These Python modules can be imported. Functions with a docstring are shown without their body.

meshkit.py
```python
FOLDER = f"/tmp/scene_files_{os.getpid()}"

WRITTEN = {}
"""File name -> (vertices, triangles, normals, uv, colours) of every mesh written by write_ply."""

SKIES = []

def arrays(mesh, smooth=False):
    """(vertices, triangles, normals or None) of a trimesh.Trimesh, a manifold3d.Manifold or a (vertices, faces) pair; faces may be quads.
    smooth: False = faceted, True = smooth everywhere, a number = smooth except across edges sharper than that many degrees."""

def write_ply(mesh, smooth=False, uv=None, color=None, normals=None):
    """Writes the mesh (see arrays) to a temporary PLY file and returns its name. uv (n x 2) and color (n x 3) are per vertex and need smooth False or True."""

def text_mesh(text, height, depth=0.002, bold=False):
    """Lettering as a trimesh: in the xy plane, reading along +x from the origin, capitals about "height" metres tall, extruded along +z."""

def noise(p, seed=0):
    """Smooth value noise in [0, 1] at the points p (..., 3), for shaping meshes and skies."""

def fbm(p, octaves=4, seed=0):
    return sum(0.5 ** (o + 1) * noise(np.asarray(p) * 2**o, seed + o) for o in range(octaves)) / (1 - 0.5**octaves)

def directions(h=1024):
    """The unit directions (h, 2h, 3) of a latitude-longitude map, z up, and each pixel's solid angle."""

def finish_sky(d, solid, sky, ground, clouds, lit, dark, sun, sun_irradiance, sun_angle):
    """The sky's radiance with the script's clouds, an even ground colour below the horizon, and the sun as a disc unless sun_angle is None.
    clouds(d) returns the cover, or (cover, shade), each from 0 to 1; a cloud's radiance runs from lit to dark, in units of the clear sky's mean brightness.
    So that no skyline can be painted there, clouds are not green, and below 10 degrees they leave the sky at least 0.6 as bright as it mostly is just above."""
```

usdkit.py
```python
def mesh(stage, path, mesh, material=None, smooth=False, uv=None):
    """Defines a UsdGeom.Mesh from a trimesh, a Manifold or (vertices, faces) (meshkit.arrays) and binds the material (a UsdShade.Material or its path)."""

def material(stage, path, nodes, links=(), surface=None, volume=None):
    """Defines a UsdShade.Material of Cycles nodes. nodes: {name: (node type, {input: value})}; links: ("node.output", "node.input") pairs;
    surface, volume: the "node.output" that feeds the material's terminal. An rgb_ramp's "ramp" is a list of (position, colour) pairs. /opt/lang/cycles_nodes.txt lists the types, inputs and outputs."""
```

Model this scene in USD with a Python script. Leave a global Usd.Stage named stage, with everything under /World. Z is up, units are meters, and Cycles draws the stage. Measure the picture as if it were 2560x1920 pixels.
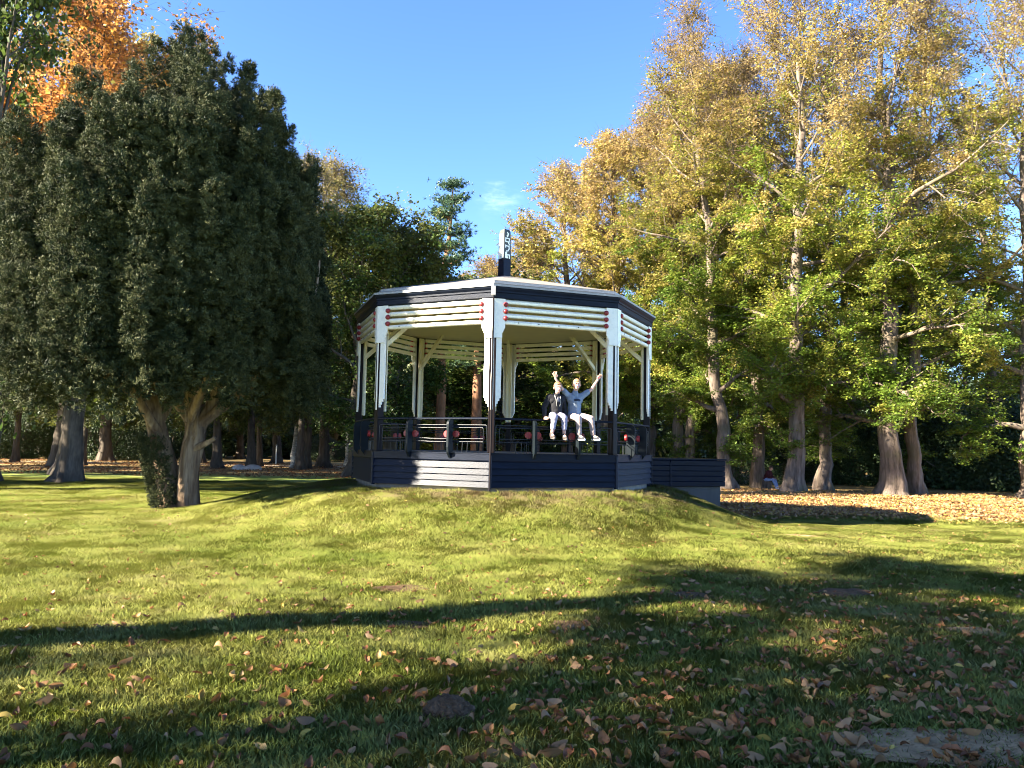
import math, random, numpy as np, trimesh, usdkit, meshkit
import manifold3d as m3
from pxr import Usd, UsdGeom, UsdLux, UsdShade, Gf, Sdf, Vt

stage = Usd.Stage.CreateInMemory()
UsdGeom.SetStageUpAxis(stage, 'Z')
UsdGeom.SetStageMetersPerUnit(stage, 1.0)
UsdGeom.Xform.Define(stage, '/World')
UsdGeom.Scope.Define(stage, '/World/Looks')
PI = math.pi
# ------------------------------------------------------------------ camera, sky, sun
EYE = np.array([0.0, 0.0, 1.95]); FPX, PITCH, ROLL = 1950.0, 0.0806, 0.0181
EXPOSURE = 3.22
SUN_AZ, SUN_EL, SUN_I, SKY_I = math.radians(21.0), math.radians(29.0), 1.25, 0.10
SUN = np.array([-math.cos(SUN_AZ) * math.cos(SUN_EL), -math.sin(SUN_AZ) * math.cos(SUN_EL), math.sin(SUN_EL)])
_f = np.array([0, math.cos(PITCH), math.sin(PITCH)]); _u = np.array([0, -math.sin(PITCH), math.cos(PITCH)]); _r = np.array([1.0, 0, 0])
CR = math.cos(ROLL) * _r + math.sin(ROLL) * _u; CU = math.cos(ROLL) * _u - math.sin(ROLL) * _r
cam = UsdGeom.Camera.Define(stage, '/World/camera')
cam.AddTransformOp().Set(Gf.Matrix4d(*CR, 0, *CU, 0, *(-_f), 0, *EYE, 1))
cam.CreateHorizontalApertureAttr(36.0); cam.CreateVerticalApertureAttr(27.0)
cam.CreateFocalLengthAttr(36.0 * FPX / 2560); cam.CreateClippingRangeAttr(Gf.Vec2f(0.05, 5000))
cam.CreateExposureAttr(EXPOSURE)

def M(name, nodes, links=(), surface='p.BSDF', volume=None):
    return usdkit.material(stage, '/World/Looks/' + name, nodes, links, surface, volume)

rot = math.atan2(SUN[0], SUN[1])
_w = _f * FPX + CR * (1245 - 1280) - CU * (490 - 960); wisp = _w / np.linalg.norm(_w)         # where the two faint wisps of cloud hang
usdkit.material(stage, '/World/Looks/sky', {
    's': ('sky_texture', {'sky_type': 'single_scattering', 'sun_disc': False, 'sun_elevation': SUN_EL, 'sun_rotation': rot, 'air_density': 0.65, 'aerosol_density': 0.15, 'ozone_density': 3.0, 'altitude': 200.0}),
    'h': ('hsv', {'hue': .508, 'saturation': 1.13, 'value': .65}), 'tc': ('texture_coordinate', {}), 'mp': ('mapping', {'scale': (5, 5, 16)}), 'n': ('noise_texture', {'scale': 2.2, 'detail': 7.0, 'roughness': .62}),
    'd': ('vector_math', {'math_type': 'distance', 'vector2': tuple(wisp)}), 'm': ('map_range', {'range_type': 'smoothstep', 'from_min': .038, 'from_max': .006, 'to_min': 0.0, 'to_max': 1.0, 'clamp': True}),
    'r': ('map_range', {'range_type': 'smoothstep', 'from_min': .46, 'from_max': .9, 'clamp': True}), 'mu': ('math', {'math_type': 'multiply'}), 'mk': ('math', {'math_type': 'multiply', 'value2': .22}), 'c': ('mix_color', {'b': (9.0, 9.6, 10.5)}),
    'b': ('background_shader', {'strength': SKY_I})}, [('s.color', 'h.color'), ('tc.generated', 'mp.vector'), ('mp.vector', 'n.vector'), ('tc.generated', 'd.vector1'), ('d.value', 'm.value'), ('n.fac', 'r.value'), ('m.result', 'mu.value1'), ('r.result', 'mu.value2'), ('mu.value', 'mk.value1'), ('mk.value', 'c.fac'), ('h.color', 'c.a'), ('c.result', 'b.color')], surface='b.Background')
dome = UsdLux.DomeLight.Define(stage, '/World/sky')
UsdShade.MaterialBindingAPI.Apply(dome.GetPrim()).Bind(UsdShade.Material.Get(stage, '/World/Looks/sky'))
dome.GetPrim().SetCustomDataByKey('kind', 'structure'); dome.GetPrim().SetCustomDataByKey('label', 'clear deep blue autumn sky')
sun = UsdLux.DistantLight.Define(stage, '/World/sun')
sun.CreateIntensityAttr(SUN_I); sun.CreateAngleAttr(0.53); sun.CreateNormalizeAttr(True); sun.CreateColorAttr(Gf.Vec3f(1.0, .90, .74))
z_ = SUN; x_ = np.cross([0, 0, 1], z_); x_ /= np.linalg.norm(x_); y_ = np.cross(z_, x_)
sun.AddTransformOp().Set(Gf.Matrix4d(*x_, 0, *y_, 0, *z_, 0, *(SUN * 50), 1))

# ------------------------------------------------------------------ helpers
def ray(px, py):
    d = _f * FPX + CR * (px - 1280) - CU * (py - 960)
    return d / d[1]                        # unit of depth along y
def at(px, py, depth): return EYE + ray(px, py) * depth
def sstep(a, b, x): t = np.clip((np.asarray(x, float) - a) / (b - a), 0, 1); return t * t * (3 - 2 * t)
CX, CY, PHI = -0.27, 21.487, -0.0439        # bandstand centre and turn
def gz(x, y):
    x = np.asarray(x, float); y = np.asarray(y, float)
    z = .25 * (1 - sstep(1, 9, x) * sstep(13, 22, y))
    r = np.hypot(x - CX, y - CY)
    re = 8.6 - 1.5 * sstep(0, 5, x)
    z = z + .66 * (1 - sstep(4.2, re, r)) + .2 * (1 - sstep(4.3, 7.4, r)) * sstep(1, 9, x)
    z = z + .025 * np.sin(x * .9 + 1.3) * np.sin(y * .7 + .4) + .012 * np.sin(x * 2.3 + y * 1.7)
    return z - .0 * x
def gpt(px, py):
    z = .2
    for _ in range(8):
        d = ray(px, py); t = (z - EYE[2]) / d[2]; p = EYE + d * t; z = float(gz(p[0], p[1]))
    return np.array([p[0], p[1], z])
USED = {}
def numbered(parent, name):
    k = (parent, name); n = USED.get(k, 0); USED[k] = n + 1
    return f'{parent}/{name}' + (f'_{n:03d}' if n else '')
def data(prim, **kw):
    for k, v in kw.items():
        if v: prim.SetCustomDataByKey(k, v)
    return prim
def place(x, loc=(0, 0, 0), rz=0, scale=1, tilt=(0, 0)):
    x.AddTranslateOp().Set(Gf.Vec3d(*map(float, loc)))
    if rz or tilt != (0, 0): x.AddRotateXYZOp().Set(Gf.Vec3f(tilt[0], tilt[1], math.degrees(rz)))
    if np.ndim(scale) or scale != 1:
        s = scale if np.ndim(scale) else (scale,) * 3
        x.AddScaleOp().Set(Gf.Vec3f(*map(float, s)))
def thing(name, label, cat, loc=(0, 0, 0), rz=0, group=None, scale=1, tilt=(0, 0)):
    x = UsdGeom.Xform.Define(stage, numbered('/World', name)); place(x, loc, rz, scale, tilt)
    return data(x.GetPrim(), label=label, category=cat, group=group)
def part(parent, name, mesh, m, smooth=False, label=None, kind=None, tint=None):
    parent = parent if isinstance(parent, str) else str(parent.GetPath())
    g = usdkit.mesh(stage, numbered(parent, name), mesh, m, smooth)
    if tint is not None:
        UsdGeom.PrimvarsAPI(g).CreatePrimvar('tint', Sdf.ValueTypeNames.Color3fArray, 'vertex').Set(Vt.Vec3fArray.FromNumpy(np.asarray(tint, np.float32)))
    return data(g.GetPrim(), label=label, kind=kind)
def struct(name, mesh, m, smooth=False, label=None, kind='structure', cat=None):
    p = part('/World', name, mesh, m, smooth, label, kind)
    return data(p, category=cat)
def dup(src, name, label, cat, loc, rz=0, scale=1, group=None, tilt=(0, 0)):
    r = thing(name, label, cat, loc, rz, group, scale, tilt)
    r.GetReferences().AddInternalReference(src); r.SetInstanceable(True)
    return r
def cat_mesh(ms): return trimesh.util.concatenate(ms)
def bbox(lo, hi, b=.006):
    lo, hi = np.minimum(lo, hi), np.maximum(lo, hi); b = min(b, *(.4 * (hi - lo)))
    pts = []
    for sx in (0, 1):
        for sy in (0, 1):
            for sz in (0, 1):
                c = np.where([sx, sy, sz], hi, lo); s = np.where([sx, sy, sz], -1, 1) * b
                for a in range(3):
                    q = c + s; q[a] = c[a]; pts.append(q)
    return trimesh.convex.convex_hull(np.array(pts))
def tube(pts, rad, sides=8, cap=True):
    p = np.asarray(pts, float); n = len(p); rad = np.broadcast_to(rad, (n,))
    t = np.gradient(p, axis=0); t /= np.linalg.norm(t, axis=1, keepdims=True) + 1e-12
    ref = np.array([0, 0, 1.0]) if abs(t[:, 2]).mean() < .8 else np.array([0, 1.0, 0])
    a = np.cross(t, ref); a /= np.linalg.norm(a, axis=1, keepdims=True) + 1e-12; b = np.cross(t, a)
    an = np.arange(sides) * 2 * PI / sides
    v = p[:, None] + rad[:, None, None] * (np.cos(an)[None, :, None] * a[:, None] + np.sin(an)[None, :, None] * b[:, None])
    i, j = np.meshgrid(np.arange(n - 1), np.arange(sides), indexing='ij'); k = (j + 1) % sides
    f = np.stack([i * sides + j, (i + 1) * sides + j, (i + 1) * sides + k, i * sides + k], -1).reshape(-1, 4)
    f = np.vstack([f[:, [0, 1, 2]], f[:, [0, 2, 3]]])
    v = v.reshape(-1, 3)
    if cap:
        e = np.arange(sides)
        v = np.vstack([v, p[0], p[-1]])
        f = np.vstack([f, np.stack([np.full(sides, len(v) - 2), e, (e + 1) % sides], 1),
                       np.stack([np.full(sides, len(v) - 1), (n - 1) * sides + (e + 1) % sides, (n - 1) * sides + e], 1)])
    return v, f
def join(vf):
    vs, fs, o = [], [], 0
    for v, f in vf: vs.append(v); fs.append(np.asarray(f) + o); o += len(v)
    return np.vstack(vs), np.vstack(fs)
def instancer(path, protos, pos, quat, scale, idx, kind='stuff', label=None, cat=None):
    """protos: list of (name, mesh, material, smooth, tint)"""
    pi = UsdGeom.PointInstancer.Define(stage, path)
    for nm, me, m, sm in protos:
        g = usdkit.mesh(stage, f'{path}/{nm}', me, m, sm if isinstance(sm, (bool, int)) else False)
        if not isinstance(sm, (bool, int)): g.CreateNormalsAttr(Vt.Vec3fArray.FromNumpy(np.asarray(sm, np.float32))); g.SetNormalsInterpolation('vertex')
        pi.GetPrototypesRel().AddTarget(g.GetPath())
    pi.CreatePositionsAttr(Vt.Vec3fArray.FromNumpy(np.asarray(pos, np.float32)))
    q = np.asarray(quat, np.float32)   # w x y z
    pi.CreateOrientationsAttr(Vt.QuathArray([Gf.Quath(float(a), float(b), float(c), float(d)) for a, b, c, d in q]))
    pi.CreateScalesAttr(Vt.Vec3fArray.FromNumpy(np.asarray(scale, np.float32)))
    pi.CreateProtoIndicesAttr(Vt.IntArray.FromNumpy(np.asarray(idx, np.int32)))
    return data(pi.GetPrim(), kind=kind, label=label, category=cat)
def quat_from(zdir, spin):
    """rotation taking +z to zdir after spinning about z"""
    z = zdir / np.linalg.norm(zdir, axis=1, keepdims=True)
    w = 1 + z[:, 2]; q = np.stack([w, -z[:, 1], z[:, 0], 0 * w], 1); q[w < 1e-4] = [0, 1, 0, 0]
    q /= np.linalg.norm(q, axis=1, keepdims=True)
    c, s = np.cos(spin / 2), np.sin(spin / 2)
    return np.stack([q[:, 0] * c - q[:, 3] * s, q[:, 1] * c + q[:, 2] * s, q[:, 2] * c - q[:, 1] * s, q[:, 0] * s + q[:, 3] * c], 1)

# ------------------------------------------------------------------ materials
def paint(name, col, rough=.45, var=.12, scale=6.0, bump=.15, dirt=None, spec=.5, stretch=(1, 1, 1)):
    c = np.array(col); lo, hi = c * (1 - var), np.minimum(c * (1 + var), 1)
    n = {'t': ('texture_coordinate', {}), 'm': ('mapping', {'scale': stretch}), 'n': ('noise_texture', {'scale': scale, 'detail': 6.0, 'roughness': .6}),
         'r': ('rgb_ramp', {'ramp': [(.3, lo), (.7, hi)]}), 'n2': ('noise_texture', {'scale': scale * 7, 'detail': 4.0}),
         'b': ('bump', {'strength': bump, 'distance': .01}), 'p': ('principled_bsdf', {'roughness': rough, 'specular_ior_level': spec})}
    l = [('t.object', 'm.vector'), ('m.vector', 'n.vector'), ('m.vector', 'n2.vector'), ('n.fac', 'r.fac'), ('n2.fac', 'b.height'), ('b.normal', 'p.normal')]
    if dirt:
        n['d'] = ('rgb_ramp', {'ramp': [(.52, (0, 0, 0)), (.68, (1, 1, 1))]}); n['n3'] = ('noise_texture', {'scale': scale * 2.3, 'detail': 8.0, 'roughness': .7})
        n['x'] = ('mix_color', {'b': dirt})
        l += [('m.vector', 'n3.vector'), ('n3.fac', 'd.fac'), ('d.color', 'x.fac'), ('r.color', 'x.a'), ('x.result', 'p.base_color')]
    else: l.append(('r.color', 'p.base_color'))
    return M(name, n, l)
navy = paint('navy_paint', (.004, .0065, .014), .42, .3, 3, .3, spec=.14, dirt=(.005, .008, .017), stretch=(1, 1, 3))
navy_fin = paint('bracket_paint', (.006, .009, .011), .42, .2, 4, .2, spec=.12)
cream = paint('cream_paint', (.69, .645, .53), .5, .07, 5, .2, dirt=(.56, .52, .43))
white = paint('white_paint', (.74, .70, .61), .5, .05, 5, .2, dirt=(.62, .60, .54))
ceil_m = paint('ceiling_paint', (.57, .51, .35), .6, .06, 3, .15)
red = paint('red_paint', (.20, .011, .011), .45, .15, 9, .1)
brown = paint('brown_post_paint', (.009, .006, .006), .45, .2, 5, .2, spec=.12)
zinc = paint('zinc_edging', (.21, .21, .21), .42, .12, 5, .1, dirt=(.30, .29, .28))
felt = paint('roofing_felt', (.13, .115, .10), .9, .2, 8, .5)
concrete = paint('concrete', (.20, .17, .13), .9, .25, 4, .5, dirt=(.12, .11, .08))
wing_m = paint('plinth_boarding', (.06, .055, .047), .7, .2, 6, .3, stretch=(1, 1, .2))
iron = paint('black_iron', (.008, .009, .011), .35, .2, 10, .1)
floor_m = paint('floor_boards', (.10, .09, .075), .7, .25, 4, .3)
glyph_m = paint('sign_white', (.72, .70, .60), .6, .1, 9, .2, dirt=(.45, .43, .36))
sign_dark = paint('sign_dark', (.03, .032, .028), .6, .3, 7, .3)

def bark(name, lo, hi, moss=None, vs=.18, scale=7.0, bump=.8):
    n = {'t': ('texture_coordinate', {}), 'm': ('mapping', {'scale': (1, 1, vs)}), 'n': ('noise_texture', {'scale': scale, 'detail': 8.0, 'roughness': .65}),
         'r': ('rgb_ramp', {'ramp': [(.32, lo), (.5, tuple(np.add(lo, hi) / 2)), (.68, hi)]}),
         'n2': ('noise_texture', {'scale': 1.1, 'detail': 5.0}), 'd': ('rgb_ramp', {'ramp': [(.5, (0, 0, 0)), (.66, (.75, .75, .75))]}), 'x': ('mix_color', {'b': moss or tuple(np.array(lo) * .8)}),
         'b': ('bump', {'strength': bump, 'distance': .05}), 'p': ('principled_bsdf', {'roughness': .9, 'specular_ior_level': .2})}
    return M(name, n, [('t.object', 'm.vector'), ('m.vector', 'n.vector'), ('n.fac', 'r.fac'), ('t.object', 'n2.vector'), ('n2.fac', 'd.fac'), ('d.color', 'x.fac'), ('r.color', 'x.a'),
                       ('x.result', 'p.base_color'), ('n.fac', 'b.height'), ('b.normal', 'p.normal')])
lime_bark = bark('lime_bark', (.045, .034, .025), (.19, .145, .112), moss=(.10, .085, .045))
dark_bark = bark('dark_bark', (.035, .028, .02), (.11, .088, .066))
twig_m = bark('twig_bark', (.055, .038, .027), (.14, .10, .075), scale=3)
yew_bark = bark('yew_bark', (.07, .04, .024), (.30, .215, .13), vs=.10, scale=9)
birch_bark = bark('birch_bark', (.10, .09, .08), (.55, .52, .46), vs=3.0, scale=2.5, bump=.3)
pine_bark = bark('pine_bark', (.12, .06, .035), (.33, .17, .09))

def leaf_mat(name, trans=.35, rough=.5, spec=.35):
    return M(name, {'a': ('attribute', {'attribute': 'tint'}), 'o': ('object_info', {}), 'h': ('hsv', {}), 'mr': ('map_range', {'from_min': 0., 'from_max': 1., 'to_min': .82, 'to_max': 1.15}),
                    'p': ('principled_bsdf', {'roughness': rough, 'specular_ior_level': spec}), 't': ('translucent_bsdf', {}), 'x': ('mix_closure', {'fac': trans})},
             [('o.random', 'mr.value'), ('mr.result', 'h.value'), ('a.color', 'h.color'), ('h.color', 'p.base_color'), ('h.color', 't.color'), ('p.BSDF', 'x.closure1'), ('t.BSDF', 'x.closure2')], surface='x.closure')
def plain_leaf(name, a, b): return M(name, {'g': ('geometry', {}), 'r': ('rgb_ramp', {'ramp': [(0, a), (1, b)]}), 'p': ('principled_bsdf', {'roughness': .55})}, [('g.random_per_island', 'r.fac'), ('r.color', 'p.base_color')])
far_m = [plain_leaf('far_leaves', (.025, .05, .012), (.07, .10, .02)), plain_leaf('far_yellow_leaves', (.06, .075, .015), (.17, .15, .03)), plain_leaf('far_evergreen', (.015, .03, .01), (.035, .06, .018))]
leaf_m = leaf_mat('tree_leaves'); gloss_leaf = leaf_mat('evergreen_leaves', .12, .45, .3)

# colours shared by the lawn and its blades: dry patches, litter zones
def lawn(blade):
    N = {'g': ('geometry', {}), 's': ('separate_xyz', {}), 'n1': ('noise_texture', {'scale': .38, 'detail': 5.0, 'roughness': .6}), 'n2': ('noise_texture', {'scale': 2.6, 'detail': 6.0, 'roughness': .7}),
         'r1': ('rgb_ramp', {'ramp': [(.28, (.125, .205, .022)), (.42, (.205, .285, .038)), (.56, (.325, .365, .078)), (.72, (.45, .41, .17))]}),
         'mx': ('mix_float', {'fac': .45}),
         # litter mask
         'yn': ('math', {'math_type': 'multiply_add', 'value2': 5.0}),
         'lr': ('map_range', {'range_type': 'smoothstep', 'from_min': 25.3, 'from_max': 27.3, 'clamp': True}), 'lx': ('map_range', {'range_type': 'smoothstep', 'from_min': 2.0, 'from_max': 6.0, 'clamp': True}),
         'll': ('map_range', {'range_type': 'smoothstep', 'from_min': 41.0, 'from_max': 46.0, 'clamp': True}),
         'm1': ('math', {'math_type': 'multiply'}), 'm2': ('math', {'math_type': 'maximum', 'use_clamp': True}),
         'n4': ('noise_texture', {'scale': 9.0, 'detail': 3.0}), 'lit': ('rgb_ramp', {'ramp': [(.3, (.24, .14, .05)), (.5, (.42, .28, .10)), (.7, (.55, .42, .18))]}),
         'wd': ('vector_math', {'math_type': 'distance', 'vector2': (CX + .3, CY, .9)}), 'wr': ('map_range', {'range_type': 'smoothstep', 'from_min': 6.4, 'from_max': 4.3, 'to_min': 0.0, 'to_max': 1.0, 'clamp': True}), 'wn': ('map_range', {'range_type': 'smoothstep', 'from_min': .40, 'from_max': .60, 'to_max': .85, 'clamp': True}), 'wm': ('math', {'math_type': 'multiply', 'use_clamp': True}), 'wx': ('mix_color', {'b': (.27, .20, .095)}),
         'x': ('mix_color', {}), 'p': ('principled_bsdf', {'roughness': .75, 'specular_ior_level': .25})}
    L = [('g.position', 's.vector'), ('g.position', 'n1.vector'), ('g.position', 'n2.vector'), ('g.position', 'n4.vector'), ('n1.fac', 'mx.a'), ('n2.fac', 'mx.b'), ('mx.result', 'r1.fac'),
         ('n1.fac', 'yn.value1'), ('s.y', 'yn.value3'), ('yn.value', 'lr.value'), ('s.x', 'lx.value'), ('yn.value', 'll.value'), ('lr.result', 'm1.value1'), ('lx.result', 'm1.value2'), ('m1.value', 'm2.value1'), ('ll.result', 'm2.value2'),
         ('n4.fac', 'lit.fac'), ('m2.value', 'x.fac'), ('g.position', 'wd.vector1'), ('wd.value', 'wr.value'), ('n2.fac', 'wn.value'), ('wr.result', 'wm.value1'), ('wn.result', 'wm.value2'), ('wm.value', 'wx.fac'), ('r1.color', 'wx.a'), ('wx.result', 'x.a'), ('lit.color', 'x.b')]
    if blade:
        N['o'] = ('object_info', {}); N['h'] = ('hsv', {'saturation': 1.0}); N['mr'] = ('map_range', {'to_min': .65, 'to_max': 1.45}); N['sr'] = ('map_range', {'from_min': .91, 'from_max': .93, 'clamp': True}); N['sx'] = ('mix_color', {'b': (.50, .42, .20)})
        N['isl'] = ('geometry', {}); N['t'] = ('translucent_bsdf', {}); N['mc'] = ('mix_closure', {'fac': .3})
        N['hr'] = ('map_range', {'to_min': .478, 'to_max': .515})
        L += [('isl.random_per_island', 'mr.value'), ('mr.result', 'h.value'), ('isl.random_per_island', 'hr.value'), ('hr.result', 'h.hue'), ('isl.random_per_island', 'sr.value'), ('sr.result', 'sx.fac'), ('x.result', 'sx.a'), ('sx.result', 'h.color'), ('h.color', 'p.base_color'), ('h.color', 't.color'), ('p.BSDF', 'mc.closure1'), ('t.BSDF', 'mc.closure2')]
        return M('grass_blades', N, L, surface='mc.closure')
    N['n5'] = ('noise_texture', {'scale': 60.0, 'detail': 4.0}); N['dk'] = ('mix_color', {'blend_type': 'multiply', 'fac': .8}); N['rr'] = ('rgb_ramp', {'ramp': [(.25, (.42, .40, .36)), (.7, (.85, .85, .85))]})
    N['b'] = ('bump', {'strength': .8, 'distance': .04})
    L += [('g.position', 'n5.vector'), ('n5.fac', 'rr.fac'), ('x.result', 'dk.a'), ('rr.color', 'dk.b'), ('dk.result', 'p.base_color'), ('n5.fac', 'b.height'), ('b.normal', 'p.normal')]
    return M('lawn', N, L)
lawn_m, blade_m = lawn(False), lawn(True)
soil_m = paint('mole_soil', (.085, .054, .031), .97, .5, 22, 1.0, spec=.04)
dirt_m = paint('bare_sand', (.23, .155, .08), .97, .35, 7, 1.0, spec=.03, dirt=(.10, .062, .03))
path_m = paint('path_dirt', (.46, .37, .24), .95, .2, 2, .5)

# ------------------------------------------------------------------ ground
def spaced(lo, hi, c, n, k=3.2):
    u = np.linspace(-1, 1, n); s = np.sinh(k * u) / math.sinh(k)
    return np.where(s < 0, c + s * (c - lo), c + s * (hi - c))
def grid(a, b, st, lo, hi):
    o1 = a - np.cumsum(st * 1.22 ** np.arange(1, 60)); o2 = b + np.cumsum(st * 1.22 ** np.arange(1, 60))
    return np.r_[np.clip(o1[o1 > lo][::-1], lo, None), np.arange(a, b + 1e-6, st), o2[o2 < hi]]
gx, gy = grid(-16, 20, .16, -1200, 1200), grid(1.5, 32, .16, -300, 1500)
X, Y = np.meshgrid(gx, gy, indexing='ij'); Z = gz(X, Y)
Z = Z - .008
gv = np.stack([X, Y, Z], -1).reshape(-1, 3)
i, j = np.meshgrid(np.arange(len(gx) - 1), np.arange(len(gy) - 1), indexing='ij'); w = len(gy)
gf = np.stack([i * w + j, (i + 1) * w + j, (i + 1) * w + j + 1, i * w + j + 1], -1).reshape(-1, 4)
struct('ground', (gv, gf), lawn_m, True, 'park lawn with a low grassy mound under the bandstand')
def strip(name, pts, width, m, label, kind='structure'):
    pts = np.array(pts, float); t = np.gradient(pts, axis=0); t /= np.linalg.norm(t, axis=1, keepdims=True); nn = np.stack([-t[:, 1], t[:, 0]], 1)
    rows = []
    rg = np.random.default_rng(5)
    for s in (-.5, -.2, .2, .5):
        q = pts + nn * s * width * (1 + .25 * rg.standard_normal(len(pts)))[:, None] ; rows.append(np.column_stack([q, gz(q[:, 0], q[:, 1]) + (.012 if abs(s) < .4 else .004)]))
    v = np.stack(rows, 1).reshape(-1, 3); a, b = np.meshgrid(np.arange(len(pts) - 1), np.arange(3), indexing='ij')
    f = np.stack([a * 4 + b, (a + 1) * 4 + b, (a + 1) * 4 + b + 1, a * 4 + b + 1], -1).reshape(-1, 4)
    return struct(name, (v, f[:, ::-1]), m, True, label, kind)
xs = np.linspace(5.5, 34, 90)
strip('path', np.column_stack([xs, 25.9 + .012 * (xs - 6) ** 1 + .12 * np.sin(xs * .7)]), .42, path_m, 'narrow pale trodden path across the fallen leaves, in front of the lime trees')
xs = np.linspace(7, 40, 90)
strip('path', np.column_stack([xs, 39.2 - .09 * (xs - 7) + .15 * np.sin(xs * .5)]), .9, path_m, 'wider pale path running past the feet of the lime trees')
xs = np.linspace(-40, -5, 90)
strip('path', np.column_stack([xs, 58 + .15 * np.sin(xs * .5)]), 1.8, path_m, 'pale path in the shade under the trees left of the bandstand')

# ------------------------------------------------------------------ trees
def unit(v): return v / (np.linalg.norm(v, axis=-1, keepdims=True) + 1e-12)
def leaf_mesh(c, n, d, s, wid=.78):
    n = unit(n); d = unit(d - n * (d * n).sum(1, keepdims=True)); b = np.cross(n, d); s = s[:, None]
    v = np.stack([c - d * s * .5, c + b * s * .5 * wid + n * s * .07, c + d * s * .5, c - b * s * .5 * wid + n * s * .07], 1).reshape(-1, 3)
    o = np.arange(len(c))[:, None] * 4
    f = np.concatenate([o + [0, 1, 2], o + [0, 2, 3]], 0)
    return v, f
def curve(p0, d0, L, n, rng, droop=0., wig=.12, up=0.):
    p = [np.array(p0, float)]; d = np.array(d0, float)
    for k in range(n):
        d = d + rng.normal(0, wig, 3) + np.array([0, 0, up - droop * (k + 1) / n]); d /= np.linalg.norm(d); p.append(p[-1] + d * L / n)
    return np.array(p)
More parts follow.
